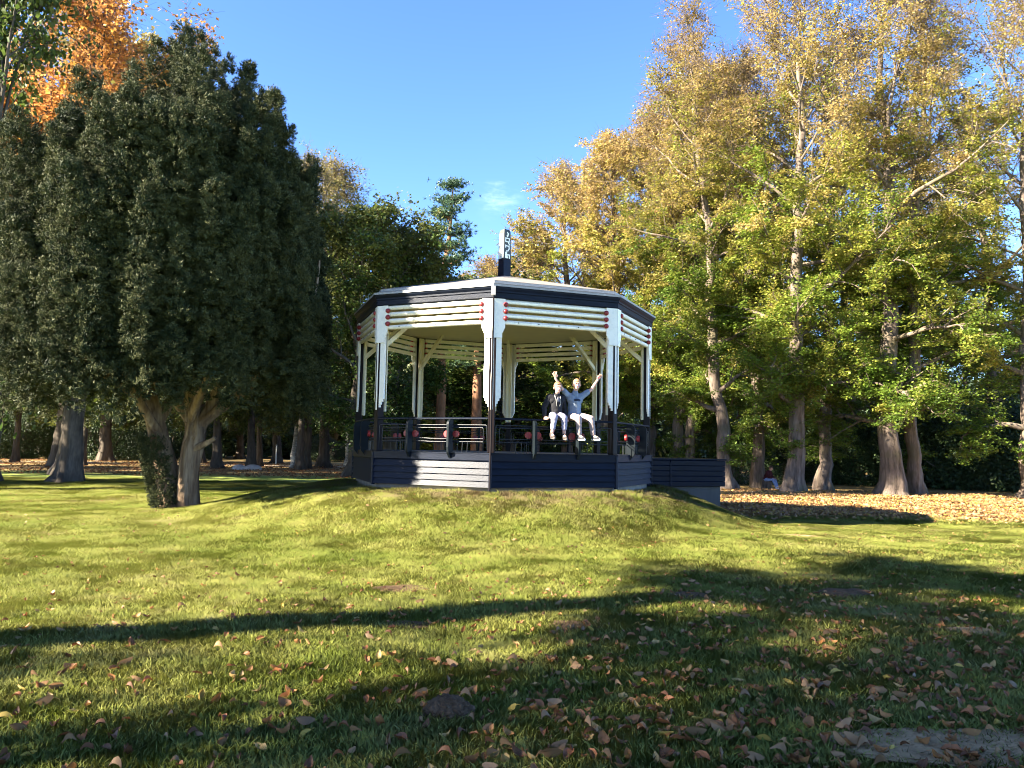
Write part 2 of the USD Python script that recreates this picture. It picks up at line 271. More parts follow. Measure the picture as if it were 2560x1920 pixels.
def broadleaf(seed, H, r0, base=.2, rad=4.5, limbs=20, leaves=40000, leaf=.15, palette=None, bare_top=.0, prof=None, epi=0, fork=.55, sub=8, twigs=6, flat=.7, wander=.25, spread=.16, up=.05, minel=.35, clump=1.0, vs_=.6):
    """returns wood (v,f), twig wood (v,f), leaves (v,f), leaf tint"""
    rng = np.random.default_rng(seed)
    n = 34; zz = H * .93 * (np.linspace(0, 1, n) ** 1.45)
    wob = np.cumsum(rng.normal(0, wander * .35, (n, 2)), 0) * np.linspace(.35, 1, n)[:, None] ; wob -= wob[0]
    tp = np.column_stack([wob, zz])
    tr = r0 * (1 - zz / (H * 1.02)) ** .75 + r0 * .62 * np.exp(-zz / (.35 + .6 * r0)) ; tr = np.maximum(tr, .02)
    v, f = tube(np.vstack([tp[0] - [0, 0, .4], tp]), np.r_[tr[0] * 1.1, tr], 18)
    # buttressed foot and burrs
    ang = np.arctan2(v[:, 1], v[:, 0]); rel = v[:, :2] - np.array([np.interp(v[:, 2], tp[:, 2], tp[:, 0]), np.interp(v[:, 2], tp[:, 2], tp[:, 1])]).T
    lob = 1 + (.28 * np.exp(-np.maximum(v[:, 2], 0) / .7) + .05) * np.sin(ang * 5 + seed) + .10 * meshkit.noise(np.column_stack([v[:, :2] * 2.2, v[:, 2] * 1.1]), seed) + .09 * meshkit.noise(np.column_stack([v[:, :2] * 6, v[:, 2] * 3.2]), seed + 3)
    v[:, :2] += rel * (lob - 1)[:, None]
    wood, tw = [(v, f)], []
    def tpt(z): return np.array([np.interp(z, zz, tp[:, 0]), np.interp(z, zz, tp[:, 1]), z])
    segs = []                                  # (p0,p1,cluster,relz)
    golden = 2.4; az = rng.uniform(0, 6.28); cl = 0; segs_end = []
    for k in range(limbs):
        u = (k + rng.uniform(.1, .9)) / limbs; z = H * (base + (.95 - base) * u ** .9)
        az += golden + rng.normal(0, .35)
        pr = prof(u) if prof else (math.sin(PI * (.12 + .80 * u)) ** .8)
        el = np.clip(minel + .95 * u + rng.normal(0, .12), .1, 1.35)
        L = min(max(rad * pr / max(math.cos(el), .42) * rng.uniform(.8, 1.15), 1.0), (H - z) / math.sin(el) * rng.uniform(.85, 1.1) + .5)
        d = np.array([math.cos(az) * math.cos(el), math.sin(az) * math.cos(el), math.sin(el)])
        lr = max(.5 * np.interp(z, zz, tr), .035) * rng.uniform(.75, 1.2)
        lp = curve(tpt(z), d, L, 7, rng, droop=.12 * (1 - u), wig=.13, up=up)
        wood.append(tube(lp, np.linspace(lr, .018, 8), 7))
        for s in range(sub):
            t = .22 + .78 * (s + rng.uniform(0, .9)) / sub
            q = np.array([np.interp(t * 7, np.arange(8), lp[:, a]) for a in range(3)])
            ld = unit(lp[min(int(t * 7) + 1, 7)] - lp[min(int(t * 7), 6)])
            sd = unit(ld * .65 + unit(np.cross(ld, rng.normal(0, 1, 3))) * .75 + np.array([0, 0, .12]))
            sl = L * .42 * (1.1 - .55 * t) * rng.uniform(.7, 1.25) + .35
            sp = curve(q, sd, sl, 4, rng, droop=.15 * (1 - u), wig=.16, up=up)
            wood.append(tube(sp, np.linspace(max(lr * .38 * (1 - t * .5), .02), .010, 5), 5, False))
            cl += 1
            for w_ in range(twigs):
                tt = .15 + .85 * (w_ + rng.uniform(0, 1)) / twigs
                q2 = np.array([np.interp(tt * 4, np.arange(5), sp[:, a]) for a in range(3)])
                td = unit(sd * .5 + rng.normal(0, .65, 3) + [0, 0, .1]); tl = rng.uniform(.5, 1.1) * (.55 + .12 * rad)
                t2 = curve(q2, td, tl, 2, rng, wig=.2)
                tw.append(tube(t2, [.012, .008, .004], 3, False)); segs.append((t2[0], t2[2], cl, u))
                if bare_top > 0 and u > .35:
                    for _ in range(4):
                        e = t2[1] + (t2[2] - t2[1]) * rng.uniform(0, 1); e2 = e + unit(td + rng.normal(0, .6, 3)) * rng.uniform(.4, .8)
                        tw.append(tube([e, e2], [.007, .003], 3, False))
    p0 = np.array([s[0] for s in segs]); p1 = np.array([s[1] for s in segs]); cid = np.array([s[2] for s in segs]); ur = np.array([s[3] for s in segs])
    keep = 1 - bare_top * sstep(.35, 1.0, (p0[:, 2] / H)) ; crand = (.06 + rng.uniform(.3, 1.3, cl + 2) ** clump)[cid]
    wgt = keep * crand * (1.0); wgt /= wgt.sum()
    k = rng.choice(len(segs), leaves, p=wgt); t = rng.uniform(0, 1.1, leaves)[:, None]
    c = p0[k] * (1 - t) + p1[k] * t + rng.normal(0, 1, (leaves, 3)) * [spread, spread, spread * vs_]
    lid = cid[k]
    if epi:
        ec, ei = [], []
        for e in range(epi):
            z = rng.uniform(1.6, H * .42); a = rng.uniform(0, 6.28); L = rng.uniform(.8, 2.0)
            b0 = tpt(z)
            for q in range(7):
                a2 = a + rng.normal(0, .5); q0 = b0 + [0, 0, rng.normal(0, .35)]; q1 = q0 + np.array([math.cos(a2), math.sin(a2), rng.uniform(-.25, .35)]) * L * rng.uniform(.6, 1.1)
                tw.append(tube([q0, (q0 + q1) / 2 + [0, 0, .1], q1], [.014, .009, .004], 3, False))
                m = int(leaves * .0011); tt = rng.uniform(.25, 1.05, m)[:, None]
                ec.append(q0 * (1 - tt) + q1 * tt + rng.normal(0, 1, (m, 3)) * [.17, .17, .07]); ei.append(np.full(m, cl + 1))
        c = np.vstack([c, *ec]); lid = np.r_[lid, np.concatenate(ei)]
    m = len(c)
    nrm = np.column_stack([rng.normal(0, 1 - flat * .6, (m, 2)), np.full(m, flat) + rng.normal(0, .25, m)]); dd = rng.normal(0, 1, (m, 3)) * [1, 1, .5]
    size = leaf * rng.uniform(.65, 1.25, m)
    lv, lf = leaf_mesh(c, nrm, dd, size)
    ctint = rng.normal(0, .16, cl + 2)
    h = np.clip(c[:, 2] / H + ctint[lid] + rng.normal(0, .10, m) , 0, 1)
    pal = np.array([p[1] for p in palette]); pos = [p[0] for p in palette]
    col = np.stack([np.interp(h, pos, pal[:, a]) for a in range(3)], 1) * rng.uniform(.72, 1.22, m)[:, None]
    return join(wood), join(tw), (lv, lf), np.repeat(col, 4, 0)
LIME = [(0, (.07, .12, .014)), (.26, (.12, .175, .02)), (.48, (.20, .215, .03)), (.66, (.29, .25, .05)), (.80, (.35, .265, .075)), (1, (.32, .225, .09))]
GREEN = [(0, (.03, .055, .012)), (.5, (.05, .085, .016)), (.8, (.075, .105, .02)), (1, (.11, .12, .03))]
OLIVE = [(0, (.06, .085, .014)), (.5, (.115, .13, .025)), (.8, (.18, .165, .04)), (1, (.22, .18, .06))]
ORANGE = [(0, (.34, .17, .035)), (.4, (.52, .27, .05)), (.7, (.62, .33, .07)), (1, (.60, .28, .09))]
DARK = [(0, (.018, .035, .012)), (.6, (.032, .058, .016)), (1, (.05, .075, .022))]
YELL = [(0, (.20, .20, .02)), (.5, (.34, .27, .03)), (1, (.40, .29, .05))]
def lime_prof(u): return (.75 + .45 * math.sin(PI * min(u * 1.15, 1))) * (1 - .55 * u ** 2.2)
TREES = {}
def make_tree(key, name, label, cat, loc, rz, spec, wood_m, leaf_material=None, scale=1, tilt=(0, 0), group=None):
    w, t, l, tint = broadleaf(**spec)
    x = thing(name, label, cat, loc, rz, group, scale, tilt)
    part(x, 'trunk', w, wood_m, True)
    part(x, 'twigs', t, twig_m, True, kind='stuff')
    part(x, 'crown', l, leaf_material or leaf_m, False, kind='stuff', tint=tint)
    TREES[key] = x.GetPath()
    return x
def base_at(dx, dy=None, depth=None, off=0):
    """foot of a tree from a point of the picture (2212 wide) and, if its foot is hidden, a depth"""
    p = at(dx * 1.15732, 1100, depth) if depth else gpt(dx * 1.15732, dy * 1.15732)
    return (p[0], p[1], float(gz(p[0], p[1])) - .05)
lime = dict(H=25.5, r0=.36, base=.13, rad=4.9, limbs=28, leaves=70000, leaf=.125, palette=LIME, bare_top=.86, prof=lime_prof, epi=8, sub=8, twigs=6, up=.05, minel=.2, wander=.26, flat=.85, clump=1.7, vs_=.4)
AV = 'tall lime trees right of the bandstand'
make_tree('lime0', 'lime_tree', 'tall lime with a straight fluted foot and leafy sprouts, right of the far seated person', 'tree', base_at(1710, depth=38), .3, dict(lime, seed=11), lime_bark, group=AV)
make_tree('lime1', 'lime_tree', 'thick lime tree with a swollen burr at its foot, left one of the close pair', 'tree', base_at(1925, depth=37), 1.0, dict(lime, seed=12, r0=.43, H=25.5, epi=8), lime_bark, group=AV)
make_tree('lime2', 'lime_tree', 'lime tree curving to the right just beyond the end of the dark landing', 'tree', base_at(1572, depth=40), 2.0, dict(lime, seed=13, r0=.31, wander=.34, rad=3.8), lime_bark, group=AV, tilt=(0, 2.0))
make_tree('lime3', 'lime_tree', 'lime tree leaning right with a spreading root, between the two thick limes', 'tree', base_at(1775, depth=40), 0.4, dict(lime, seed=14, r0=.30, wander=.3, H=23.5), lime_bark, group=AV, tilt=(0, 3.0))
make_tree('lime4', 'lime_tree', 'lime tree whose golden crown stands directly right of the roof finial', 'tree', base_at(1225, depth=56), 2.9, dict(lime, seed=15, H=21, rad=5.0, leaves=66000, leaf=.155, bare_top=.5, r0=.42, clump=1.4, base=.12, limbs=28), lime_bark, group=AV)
def lcopy(src, label, loc, rz, scale=1, tilt=(0, 0), name='lime_tree', group=AV): return dup(TREES[src], name, label, 'tree', loc, rz, scale, group, tilt)
lcopy('lime2', 'slimmer mossy lime trunk, right one of the close pair', base_at(1975, depth=38), 4.1, .95)
lcopy('lime3', 'lime tree at the right edge with a pale sunlit foot, cut by the frame', base_at(2218, depth=36), 2.2, 1.0, (0, -2))
lcopy('lime1', 'slender lime trunk directly behind the seated far person', base_at(1640, depth=43), 3.3, (.72, .72, .92), (0, 2))
lcopy('lime0', 'grey lime trunk seen just right of the rightmost bandstand post', base_at(1465, depth=46), 1.7, (.9, .9, .95), (0, 1))
lcopy('lime3', 'thin leaning lime trunk beside the grey trunk right of the bandstand', base_at(1492, depth=48), 5.0, (.7, .7, .95), (0, 2))
lcopy('lime2', 'lime tree whose bare twigged top stands highest left of the avenue skyline', base_at(1480, depth=46), 5.9, (.9, .9, 1.0))
lcopy('lime4', 'lime tree behind the right end of the bandstand roof, golden crown', base_at(1315, depth=50), 0.9, (.95, .95, 1.0))
lcopy('lime4', 'lime between the highest crown on the skyline and the crown behind the roof end', base_at(1395, depth=50), 4.9, (1, 1, 1.06))
lcopy('lime4', 'second-row lime filling the notch right of the highest crown', base_at(1575, depth=49), 1.4, (1.1, 1.1, 1.2))
lcopy('lime4', 'far lime with low golden crown left of the roof finial', base_at(1150, depth=66), 1.2, (1.1, 1.1, .84))
lcopy('lime4', 'far golden lime crown on the skyline just left of the finial', base_at(1060, depth=78), 3.6, (1.1, 1.1, .92))
lcopy('lime4', 'low yellow lime crown farthest back between pine and finial', base_at(985, depth=88), 0.2, (1.1, 1.1, .95))
lcopy('lime0', 'second-row lime filling the gap behind the two thick limes', base_at(1850, depth=52), 4.4, (1.1, 1.1, .85))
lcopy('lime2', 'second-row lime behind the close pair of trunks', base_at(2010, depth=54), 0.5, (1.1, 1.1, .9))
lcopy('lime1', 'second-row lime near the right edge of the view', base_at(2150, depth=50), 2.4, (1.1, 1.1, .9))
lcopy('lime3', 'second-row lime behind the landing', base_at(1560, depth=58), 1.9, (1.15, 1.15, .95))
lcopy('lime0', 'second-row lime above the seated far person', base_at(1690, depth=60), 5.2, (1.2, 1.2, .95))
# trees left and centre
green = dict(H=15, r0=.30, base=.10, rad=4.6, limbs=22, leaves=42000, leaf=.17, palette=GREEN, sub=8, twigs=6, spread=.22)
make_tree('green0', 'broadleaf_tree', 'dark green bushy tree directly right of the big yew', 'tree', base_at(760, depth=41), 0, dict(green, seed=31, H=13, rad=3.2), dark_bark)
make_tree('green1', 'broadleaf_tree', 'dark green rounded tree standing left of the pine', 'tree', base_at(842, depth=43), 0, dict(green, seed=32, H=12.5, rad=2.9), dark_bark)
make_tree('olive', 'broadleaf_tree', 'olive yellow half-bare tree rising behind the dark green trees beside the yew', 'tree', base_at(700, depth=56), 0, dict(green, seed=33, H=21, r0=.33, rad=4.0, palette=OLIVE, leaves=26000, bare_top=.6, base=.2), dark_bark)
make_tree('oak', 'red_oak', 'bright orange red oak whose top shows above the yew', 'tree', base_at(150, depth=31), 0, dict(green, seed=34, H=19, r0=.36, rad=3.6, palette=ORANGE, leaves=26000, leaf=.17, base=.25, bare_top=.35, limbs=20), dark_bark)
dup(TREES['oak'], 'red_oak', 'orange red oak at the left edge of the picture', 'tree', base_at(-30, depth=30), 2.0, (1, 1, .80))
dup(TREES['green0'], 'broadleaf_tree', 'dark green tree in the top left corner above the orange oak', 'tree', base_at(-110, depth=25), 1.2, (.95, .95, 1.7))
dup(TREES['olive'], 'broadleaf_tree', 'thinly leaved tree with twiggy top just right of the yew crown', 'tree', base_at(650, depth=50), 2.5, (.6, .6, .92))
dup(TREES['green1'], 'broadleaf_tree', 'dark green tree behind the bandstand interior', 'tree', base_at(965, depth=54), 2.2, (1.6, 1.6, .95))
dup(TREES['green0'], 'broadleaf_tree', 'dark green tree behind the middle of the bandstand', 'tree', base_at(1110, depth=55), 4.2, (1.6, 1.6, .9))
big = dict(green, seed=36, H=24, r0=.37, base=.2, rad=6.5, palette=OLIVE, leaves=38000, leaf=.2, limbs=24, minel=.15)
make_tree('beech', 'beech_tree', 'massive dark trunk with flared foot left of the yew trunk', 'tree', base_at(138, 1024), 0, dict(big, H=20, rad=4.6, base=.16), dark_bark, tilt=(0, 4))
WD = 'trees in the shade left of the bandstand'
for dx, dep, sc, rz, nm, src, lab in [
        (35, 56, (.5, .5, .95), 1.1, 'beech_tree', 'beech', 'slim pale trunk at the far left edge, sunlit on its left side'),
        (182, 52, (.42, .42, .9), 2.3, 'beech_tree', 'beech', 'dark trunk half hidden behind the massive flared trunk'),
        (470, 50, (.7, .7, .9), 3.5, 'beech_tree', 'beech', 'broad dark trunk seen just right of the yew trunks'),
        (545, 51, (.62, .62, .9), 4.4, 'beech_tree', 'beech', 'mottled trunk with pale stones at its foot, right of the yew'),
        (562, 56, (.5, .5, .9), 5.1, 'beech_tree', 'beech', 'thin dark trunk close behind the mottled trunk'),
        (60, 66, (1.1, 1.1, .9), 2.6, 'beech_tree', 'beech', 'far beech between the slim trunk and the massive trunk'), (230, 62, (1.1, 1.1, .9), 3.9, 'beech_tree', 'beech', 'far beech right of the massive trunk'), (330, 64, (1.1, 1.1, .9), 0.4, 'beech_tree', 'beech', 'far beech straight behind the left yew trunk'),
        (430, 62, (1.0, 1.0, .9), 1.4, 'beech_tree', 'beech', 'far beech straight behind the right yew trunk'), (600, 66, (.9, .9, .8), 5.4, 'beech_tree', 'beech', 'far beech left behind the white birch'),
        (662, 53, (.7, .7, .85), .6, 'beech_tree', 'beech', 'dark trunk standing right beside the white birch')]:
    dup(TREES[src], nm, lab, 'tree', base_at(dx, depth=dep), rz, sc, WD)
make_tree('birch', 'birch_tree', 'slender birch with white bark left of the bandstand, leaning right', 'tree', base_at(638, depth=54), 0, dict(green, seed=41, H=17, r0=.17, base=.35, rad=2.6, palette=YELL, leaves=9000, leaf=.14, limbs=16, sub=6, twigs=5), birch_bark, tilt=(0, 4))
dup(TREES['birch'], 'birch_tree', 'birch trunk lit white just left of the bandstand base', 'tree', base_at(754, depth=58), 1.5, 1.0)
# far woods closing the view
for n_, (dx, dep, sc, src, lab) in enumerate([
        (-60, 75, 1.1, 'green0', 'dark far tree at the left edge behind the slim pale trunk'), (90, 80, 1.2, 'green1', 'dark far tree left of the massive flared trunk'),
        (260, 78, 1.2, 'green0', 'dark far tree between the flared trunk and the yew'), (400, 84, 1.2, 'green1', 'dark far tree behind the yew trunks'),
        (520, 80, 1.1, 'green0', 'dark far tree behind the mottled trunk'), (620, 86, 1.2, 'green1', 'dark far tree behind the white birch'),
        (720, 82, 1.0, 'green0', 'dark far tree left behind the bandstand'), (1330, 76, 1.2, 'green1', 'far green tree seen past the two seated people'),
        (1900, 66, 1.0, 'green0', 'dark green tree deep behind the close pair of limes'), (2080, 64, 1.0, 'green1', 'dark green tree deep behind the right end of the avenue'), (2240, 62, 1.0, 'green0', 'dark green tree deep at the right edge')]):
    dup(TREES[src], 'broadleaf_tree', lab, 'tree', base_at(dx, depth=dep), n_ * 1.3, sc, 'dark trees far back')
# trees outside the picture on the left and behind, whose shade lies across the lawn
SHADE = [(-15.2, -1.2, (.8, .8, .8), 'sparse'), (-21, -6.5, (.8, .8, .95), 'sparse'), (-20, -3.4, (.75, .75, .95), 'sparse'), (-15.9, 2.1, (1.5, 1.5, 1.0), 'pine'), (-12, -7.0, (.7, .7, .7), 'sparse'),
         (-33, 24, (1, 1, .95), 'beech'), (-42, 29, (1, 1, 1), 'beech'), (-48, 36, 1, 'beech'), (-30, 38, (1, 1, .95), 'beech'), (-27, 47, (1.1, 1.1, 1), 'beech'), (-38, 44, (1.1, 1.1, 1), 'beech'), (-46, 52, (1.2, 1.2, 1), 'beech')]
# pine with flat plates of needles
def pine(seed, H):
    rng = np.random.default_rng(seed); wood, cs = [], []
    tp = np.array([[0, 0, -.3], [.1, 0, H * .3], [-.1, .1, H * .6], [.35, 0, H * .8], [.5, 0, H * .97]]); zz = tp[:, 2]
    wood.append(tube(tp, [.34, .27, .2, .12, .03], 10))
    nd, ax = [], []
    for k in range(34):
        u = (k + rng.uniform(0, .8)) / 34; z = H * (.52 + .46 * (round(u * 8.5) / 8.5 + .012 * (k % 3))); a = k * 2.4 + rng.normal(0, .5); L = (1.75 * (1 - u) ** .8 + .35) * rng.uniform(.55, 1.35)
        b = np.array([np.interp(z, zz, tp[:, 0]), np.interp(z, zz, tp[:, 1]), z])
        lp = curve(b, [math.cos(a), math.sin(a), .15 + .3 * u], L, 5, rng, wig=.1, up=.06)
        wood.append(tube(lp, np.linspace(.07 * (1 - u) + .02, .012, 6), 5, False))
        for q in range(int(26 + 50 * L)):
            t = rng.uniform(.35, 1.05) * 5; p = np.array([np.interp(t, np.arange(6), lp[:, i_]) for i_ in range(3)]) + rng.normal(0, 1, 3) * [.30, .30, .12]
            cs.append(p)
    cs = np.array(cs); m = len(cs); nn = 14
    ad = unit(rng.normal(0, 1, (m, nn, 3)) + [0, 0, .55]); s = rng.uniform(.14, .26, (m, nn, 1)); wv = unit(np.cross(ad, rng.normal(0, 1, (m, nn, 3)))) * .018
    v = np.stack([cs[:, None] - wv, cs[:, None] + wv, cs[:, None] + ad * s], 2).reshape(-1, 3); f = np.arange(len(v)).reshape(-1, 3)
    col = np.array([.045, .085, .045]) * rng.uniform(.7, 1.4, (m, 1))
    return join(wood), (v, f), np.repeat(col, nn * 3, 0)
w, nd, ti = pine(5, 19.5)
px_ = thing('pine_tree', 'tall pine with flat blue-green tiers standing alone against the sky', 'tree', base_at(948, depth=46), 0.4, scale=(1.0, 1.0, .93))
part(px_, 'trunk', w, pine_bark, True); part(px_, 'crown', nd, gloss_leaf, False, kind='stuff', tint=ti)
dup(px_.GetPath(), 'pine_tree', 'low dark pine crown between the tall pine and the roof finial', 'tree', base_at(1030, depth=50), 2.0, (1.2, 1.2, .66))

TREES['pine'] = px_.GetPath()
make_tree('sparse', 'shade_tree', 'thin leaved tree left of the view, its shade falling on the lawn', 'tree', (-22, -5.5, .2), 0, dict(green, seed=51, H=15, rad=4.6, leaves=2700, leaf=.24, base=.3, clump=3.0, palette=OLIVE), dark_bark, group='shade trees outside the view')
for n_, (x, y, sc, src) in enumerate(SHADE): dup(TREES[src], 'shade_tree', 'thin leaved tree left of the view, its shade falling on the lawn' if src == 'sparse' else 'park tree left of the view, its shade falling on the lawn', 'tree', (x, y, float(gz(x, y)) - .05), n_ * 1.7, sc, 'shade trees outside the view')
# evergreen shrubs (leaf mass over a few stems)
def shrub(seed, rx, rz_, n, pal, leaf=.16):
    rng = np.random.default_rng(seed); d = unit(rng.normal(0, 1, (n, 3))); d[:, 2] = np.abs(d[:, 2])
    rr = (.72 + .36 * meshkit.noise(d * 2.2, seed) + .18 * meshkit.noise(d * 6, seed + 1)) * rng.uniform(.55, 1.05, n) ** .35
    c = d * rr[:, None] * [rx, rx, rz_] + [0, 0, .1]
    nr = d * .5 + rng.normal(0, .6, (n, 3)) + [0, 0, .35]
    lv, lf = leaf_mesh(c, nr, rng.normal(0, 1, (n, 3)), leaf * rng.uniform(.6, 1.3, n), .5)
    pl = np.array([p[1] for p in pal]); h = np.clip(rng.normal(.5, .25, n), 0, 1)
    col = np.stack([np.interp(h, [p[0] for p in pal], pl[:, a]) for a in range(3)], 1)
    stems = [tube(curve([rng.normal(0, .2), rng.normal(0, .2), -.2], unit(np.array([rng.normal(0, .6), rng.normal(0, .6), 1])), rz_ * .9, 5, rng), np.linspace(.05, .015, 6), 5) for _ in range(7)]
    return (lv, lf), np.repeat(col, 4, 0), join(stems)
SHR = []
for sd in (3, 4):
    l, ti, st = shrub(sd, 3.2, 4.2, 16000, DARK)
    lab = ['dark evergreen shrub behind the trunks at the far left', 'dark evergreen shrub behind the limes, right of the landing'][sd - 3]
    x = thing('evergreen_shrub', lab, 'shrub', base_at([40, 1830][sd - 3], depth=[66, 50][sd - 3]), 0, 'dark evergreen shrubs under the trees')
    part(x, 'foliage', l, gloss_leaf, False, kind='stuff', tint=ti); part(x, 'stems', st, dark_bark, True); SHR.append(x.GetPath())
for n_, (dx, dep, sc, lab) in enumerate([(120, 68, .95, 'dark evergreen shrub left of the massive flared trunk'), (225, 66, 1.0, 'dark evergreen shrub just right of the massive flared trunk'), (300, 70, .95, 'dark evergreen shrub left of the yew trunk'),
        (380, 72, 1.0, 'dark evergreen shrub seen between the yew trunks'), (-40, 64, 1.0, 'dark evergreen shrub cut by the left edge'), (700, 74, .62, 'low dark shrub between birch and bandstand'),
        (1600, 47, .7, 'dark evergreen shrub behind the leaning lime next to the landing'), (1740, 56, .8, 'dark evergreen shrub behind the fluted lime'), (1905, 49, 1.05, 'dark evergreen shrub behind the thick burred lime'),
        (2010, 47, 1.15, 'tall dark evergreen shrub right of the close pair of limes'), (2090, 46, 1.2, 'large dark evergreen shrub midway to the right edge'), (2170, 45, 1.2, 'large dark evergreen shrub near the right edge'), (2250, 44, 1.2, 'dark evergreen shrub cut by the right edge'),
        (980, 60, 1.0, 'dark shrub seen through the left half of the bandstand'), (1090, 62, 1.0, 'dark shrub seen through the middle of the bandstand'), (1180, 58, .9, 'dark shrub seen left of the two seated people'), (880, 58, 1.0, 'dark shrub seen through the leftmost bay of the bandstand')]):
    dup(SHR[n_ % 2], 'evergreen_shrub', lab, 'shrub', base_at(dx, depth=dep), n_ * 1.9, sc, 'dark evergreen shrubs under the trees')

rng = np.random.default_rng(50); FW = []
for dep, sc in ((88, 2.3), (104, 3.0), (124, 4.0)):
    for x in np.arange(-dep * .85, dep * .85, 6.0): FW.append((x + rng.normal(0, 1.2), dep + rng.normal(0, 3), sc * rng.uniform(.75, 1.2)))
for a in np.arange(-170, 175, 4.0):                     # the park's edge behind and beside the camera
    a = math.radians(a); d = 52 + rng.normal(0, 4) + (14 if math.sin(a) < 0 else 0); x, y = d * math.sin(a), 8 + d * math.cos(a)
    if y < 34 and not (x < -20 and y > 2): FW.append((x, y, rng.uniform(.9, 1.5)))
FW = np.array(FW); n = len(FW); fw = [shrub(q + 70, 2.6, 4.2, 5000, [GREEN, OLIVE, DARK][q], .3) for q in range(3)]
instancer('/World/far_wood', [(f'thicket_{q:03d}', fw[q][0], far_m[q], False) for q in range(3)], np.column_stack([FW[:, :2], gz(FW[:, 0], FW[:, 1])]), quat_from(np.tile([0, 0, 1.0], (n, 1)), rng.uniform(0, 6.28, n)), np.column_stack([FW[:, 2]] * 3), rng.choice(3, n, p=[.5, .2, .3]), 'stuff', 'far-off dark woodland closing the park behind the trunks', 'woodland')
# ------------------------------------------------------------------ the big yew
YB = gpt(385 * 1.15732, 1097 * 1.15732); rng = np.random.default_rng(77)
yew = thing('yew_tree', 'huge dark columnar yew with two trunks on the sunny lawn', 'tree', (YB[0], YB[1], YB[2] - .03))
def gnarl(pts, rad, sides, seed, amp=.16):
    pts = np.array(pts, float); n = 26; u = np.linspace(0, len(pts) - 1, n)
    from scipy.interpolate import CubicSpline
    p = CubicSpline(np.arange(len(pts)), pts)(u); r = np.interp(u, np.arange(len(pts)), rad)
    v, f = tube(p, r, sides); k = np.repeat(np.arange(n), sides); a = np.tile(np.arange(sides) * 2 * PI / sides, n)
    cc = p[k]; v[:n * sides] = cc + (v[:n * sides] - cc) * (1 + amp * np.sin(3 * a + k * .22 + seed) + amp * .7 * np.sin(7 * a - k * .15) + .5 * amp * meshkit.noise(cc * 2 + np.column_stack([np.cos(a), np.sin(a), 0 * a]), seed))[:, None]
    return v, f
tl = gnarl([(-.13, 0, -.25), (-.15, 0, .1), (-.40, .0, 1.1), (-.68, .05, 1.95), (-.98, .1, 2.8), (-1.5, .2, 4.0), (-2.0, .3, 5.6), (-2.2, .3, 7.5)], [.36, .27, .23, .22, .19, .15, .11, .05], 18, 1, .2)
tr_ = gnarl([(.22, -.05, -.25), (.2, -.05, .1), (.2, -.05, .9), (.26, 0, 1.6), (.30, .0, 2.0), (.15, .1, 3.0), (0, .2, 4.5), (.1, .2, 7.5)], [.36, .27, .225, .235, .18, .15, .12, .05], 18, 2, .2)
part(yew, 'trunk', tl, yew_bark, True, 'left trunk leaning left, its foot clad in shaggy shoots'); part(yew, 'trunk', tr_, yew_bark, True, 'upright right trunk')
limbs = [gnarl([(.30, 0, 1.75), (.55, .1, 2.4), (.95, .2, 3.5), (1.4, .2, 5.5), (1.6, .2, 8)], [.17, .14, .12, .09, .03], 10, 3),
         gnarl([(.34, -.1, 1.5), (.60, -.15, 1.62), (.92, -.2, 1.80)], [.085, .075, .05], 8, 4),
         gnarl([(.2, 0, 2.2), (-.6, -.2, 3.2), (-1.7, -.5, 4.2), (-3.1, -.8, 5.4)], [.14, .12, .09, .04], 9, 5),
         gnarl([(-.9, .1, 2.6), (-1.9, -.4, 3.4), (-3.2, -.7, 4.3), (-4.6, -.9, 5.3)], [.13, .1, .08, .03], 9, 6),
         gnarl([(.2, 0, 2.2), (.9, -.7, 3.4), (1.7, -1.3, 5.0), (2.3, -1.6, 7.0)], [.12, .1, .08, .03], 9, 7),
         gnarl([(.3, 0, 2.0), (1.4, .2, 3.0), (2.6, .4, 4.4), (3.2, .4, 6.5)], [.13, .11, .08, .03], 9, 8),
         gnarl([(-.7, 0, 2.0), (-.6, 1.0, 3.4), (-.8, 2.2, 5.4)], [.13, .1, .04], 9, 9), gnarl([(-.6, 0, 1.9), (-1.0, -1.1, 3.4), (-1.4, -2.4, 5.6)], [.12, .09, .04], 9, 10)]
for q, lb in enumerate(limbs): part(yew, 'limb', lb, yew_bark, True, 'pale sunlit sawn stub' if q == 1 else None)
def yewH(x):     # skyline of the crown over its width, metres
    return np.interp(x, [-5.4, -4.9, -4.26, -3.7, -3.1, -1.95, -1.27, -.35, .8, 1.5, 2.2, 2.76, 3.3, 3.57, 3.8], [4.5, 7.2, 9.0, 9.6, 10.7, 11.0, 11.9, 12.2, 12.0, 11.3, 10.9, 9.7, 8.5, 7.0, 5.0]) - .28
pos, dirs, scl = [], [], []
cxy = np.array([-.55, .0])
SP = []
while len(SP) < 215:                                  # columns standing clear of one another
    for _ in range(400):
        r = 3.8 * math.sqrt(rng.uniform(.01, 1)); a = rng.uniform(0, 2 * PI); x, y = cxy[0] + r * math.cos(a), r * math.sin(a) * .93
        if all((x - q[0]) ** 2 + (y - q[1]) ** 2 > .43 ** 2 for q in SP): SP.append((x, y, r, 1)); break
    else: break
for k in range(120):                                  # lower outer spires in front of them
    r = rng.uniform(3.0, 4.0); a = rng.uniform(PI * .85, PI * 2.15); SP.append((cxy[0] + r * math.cos(a), r * math.sin(a) * .93, r, 0))
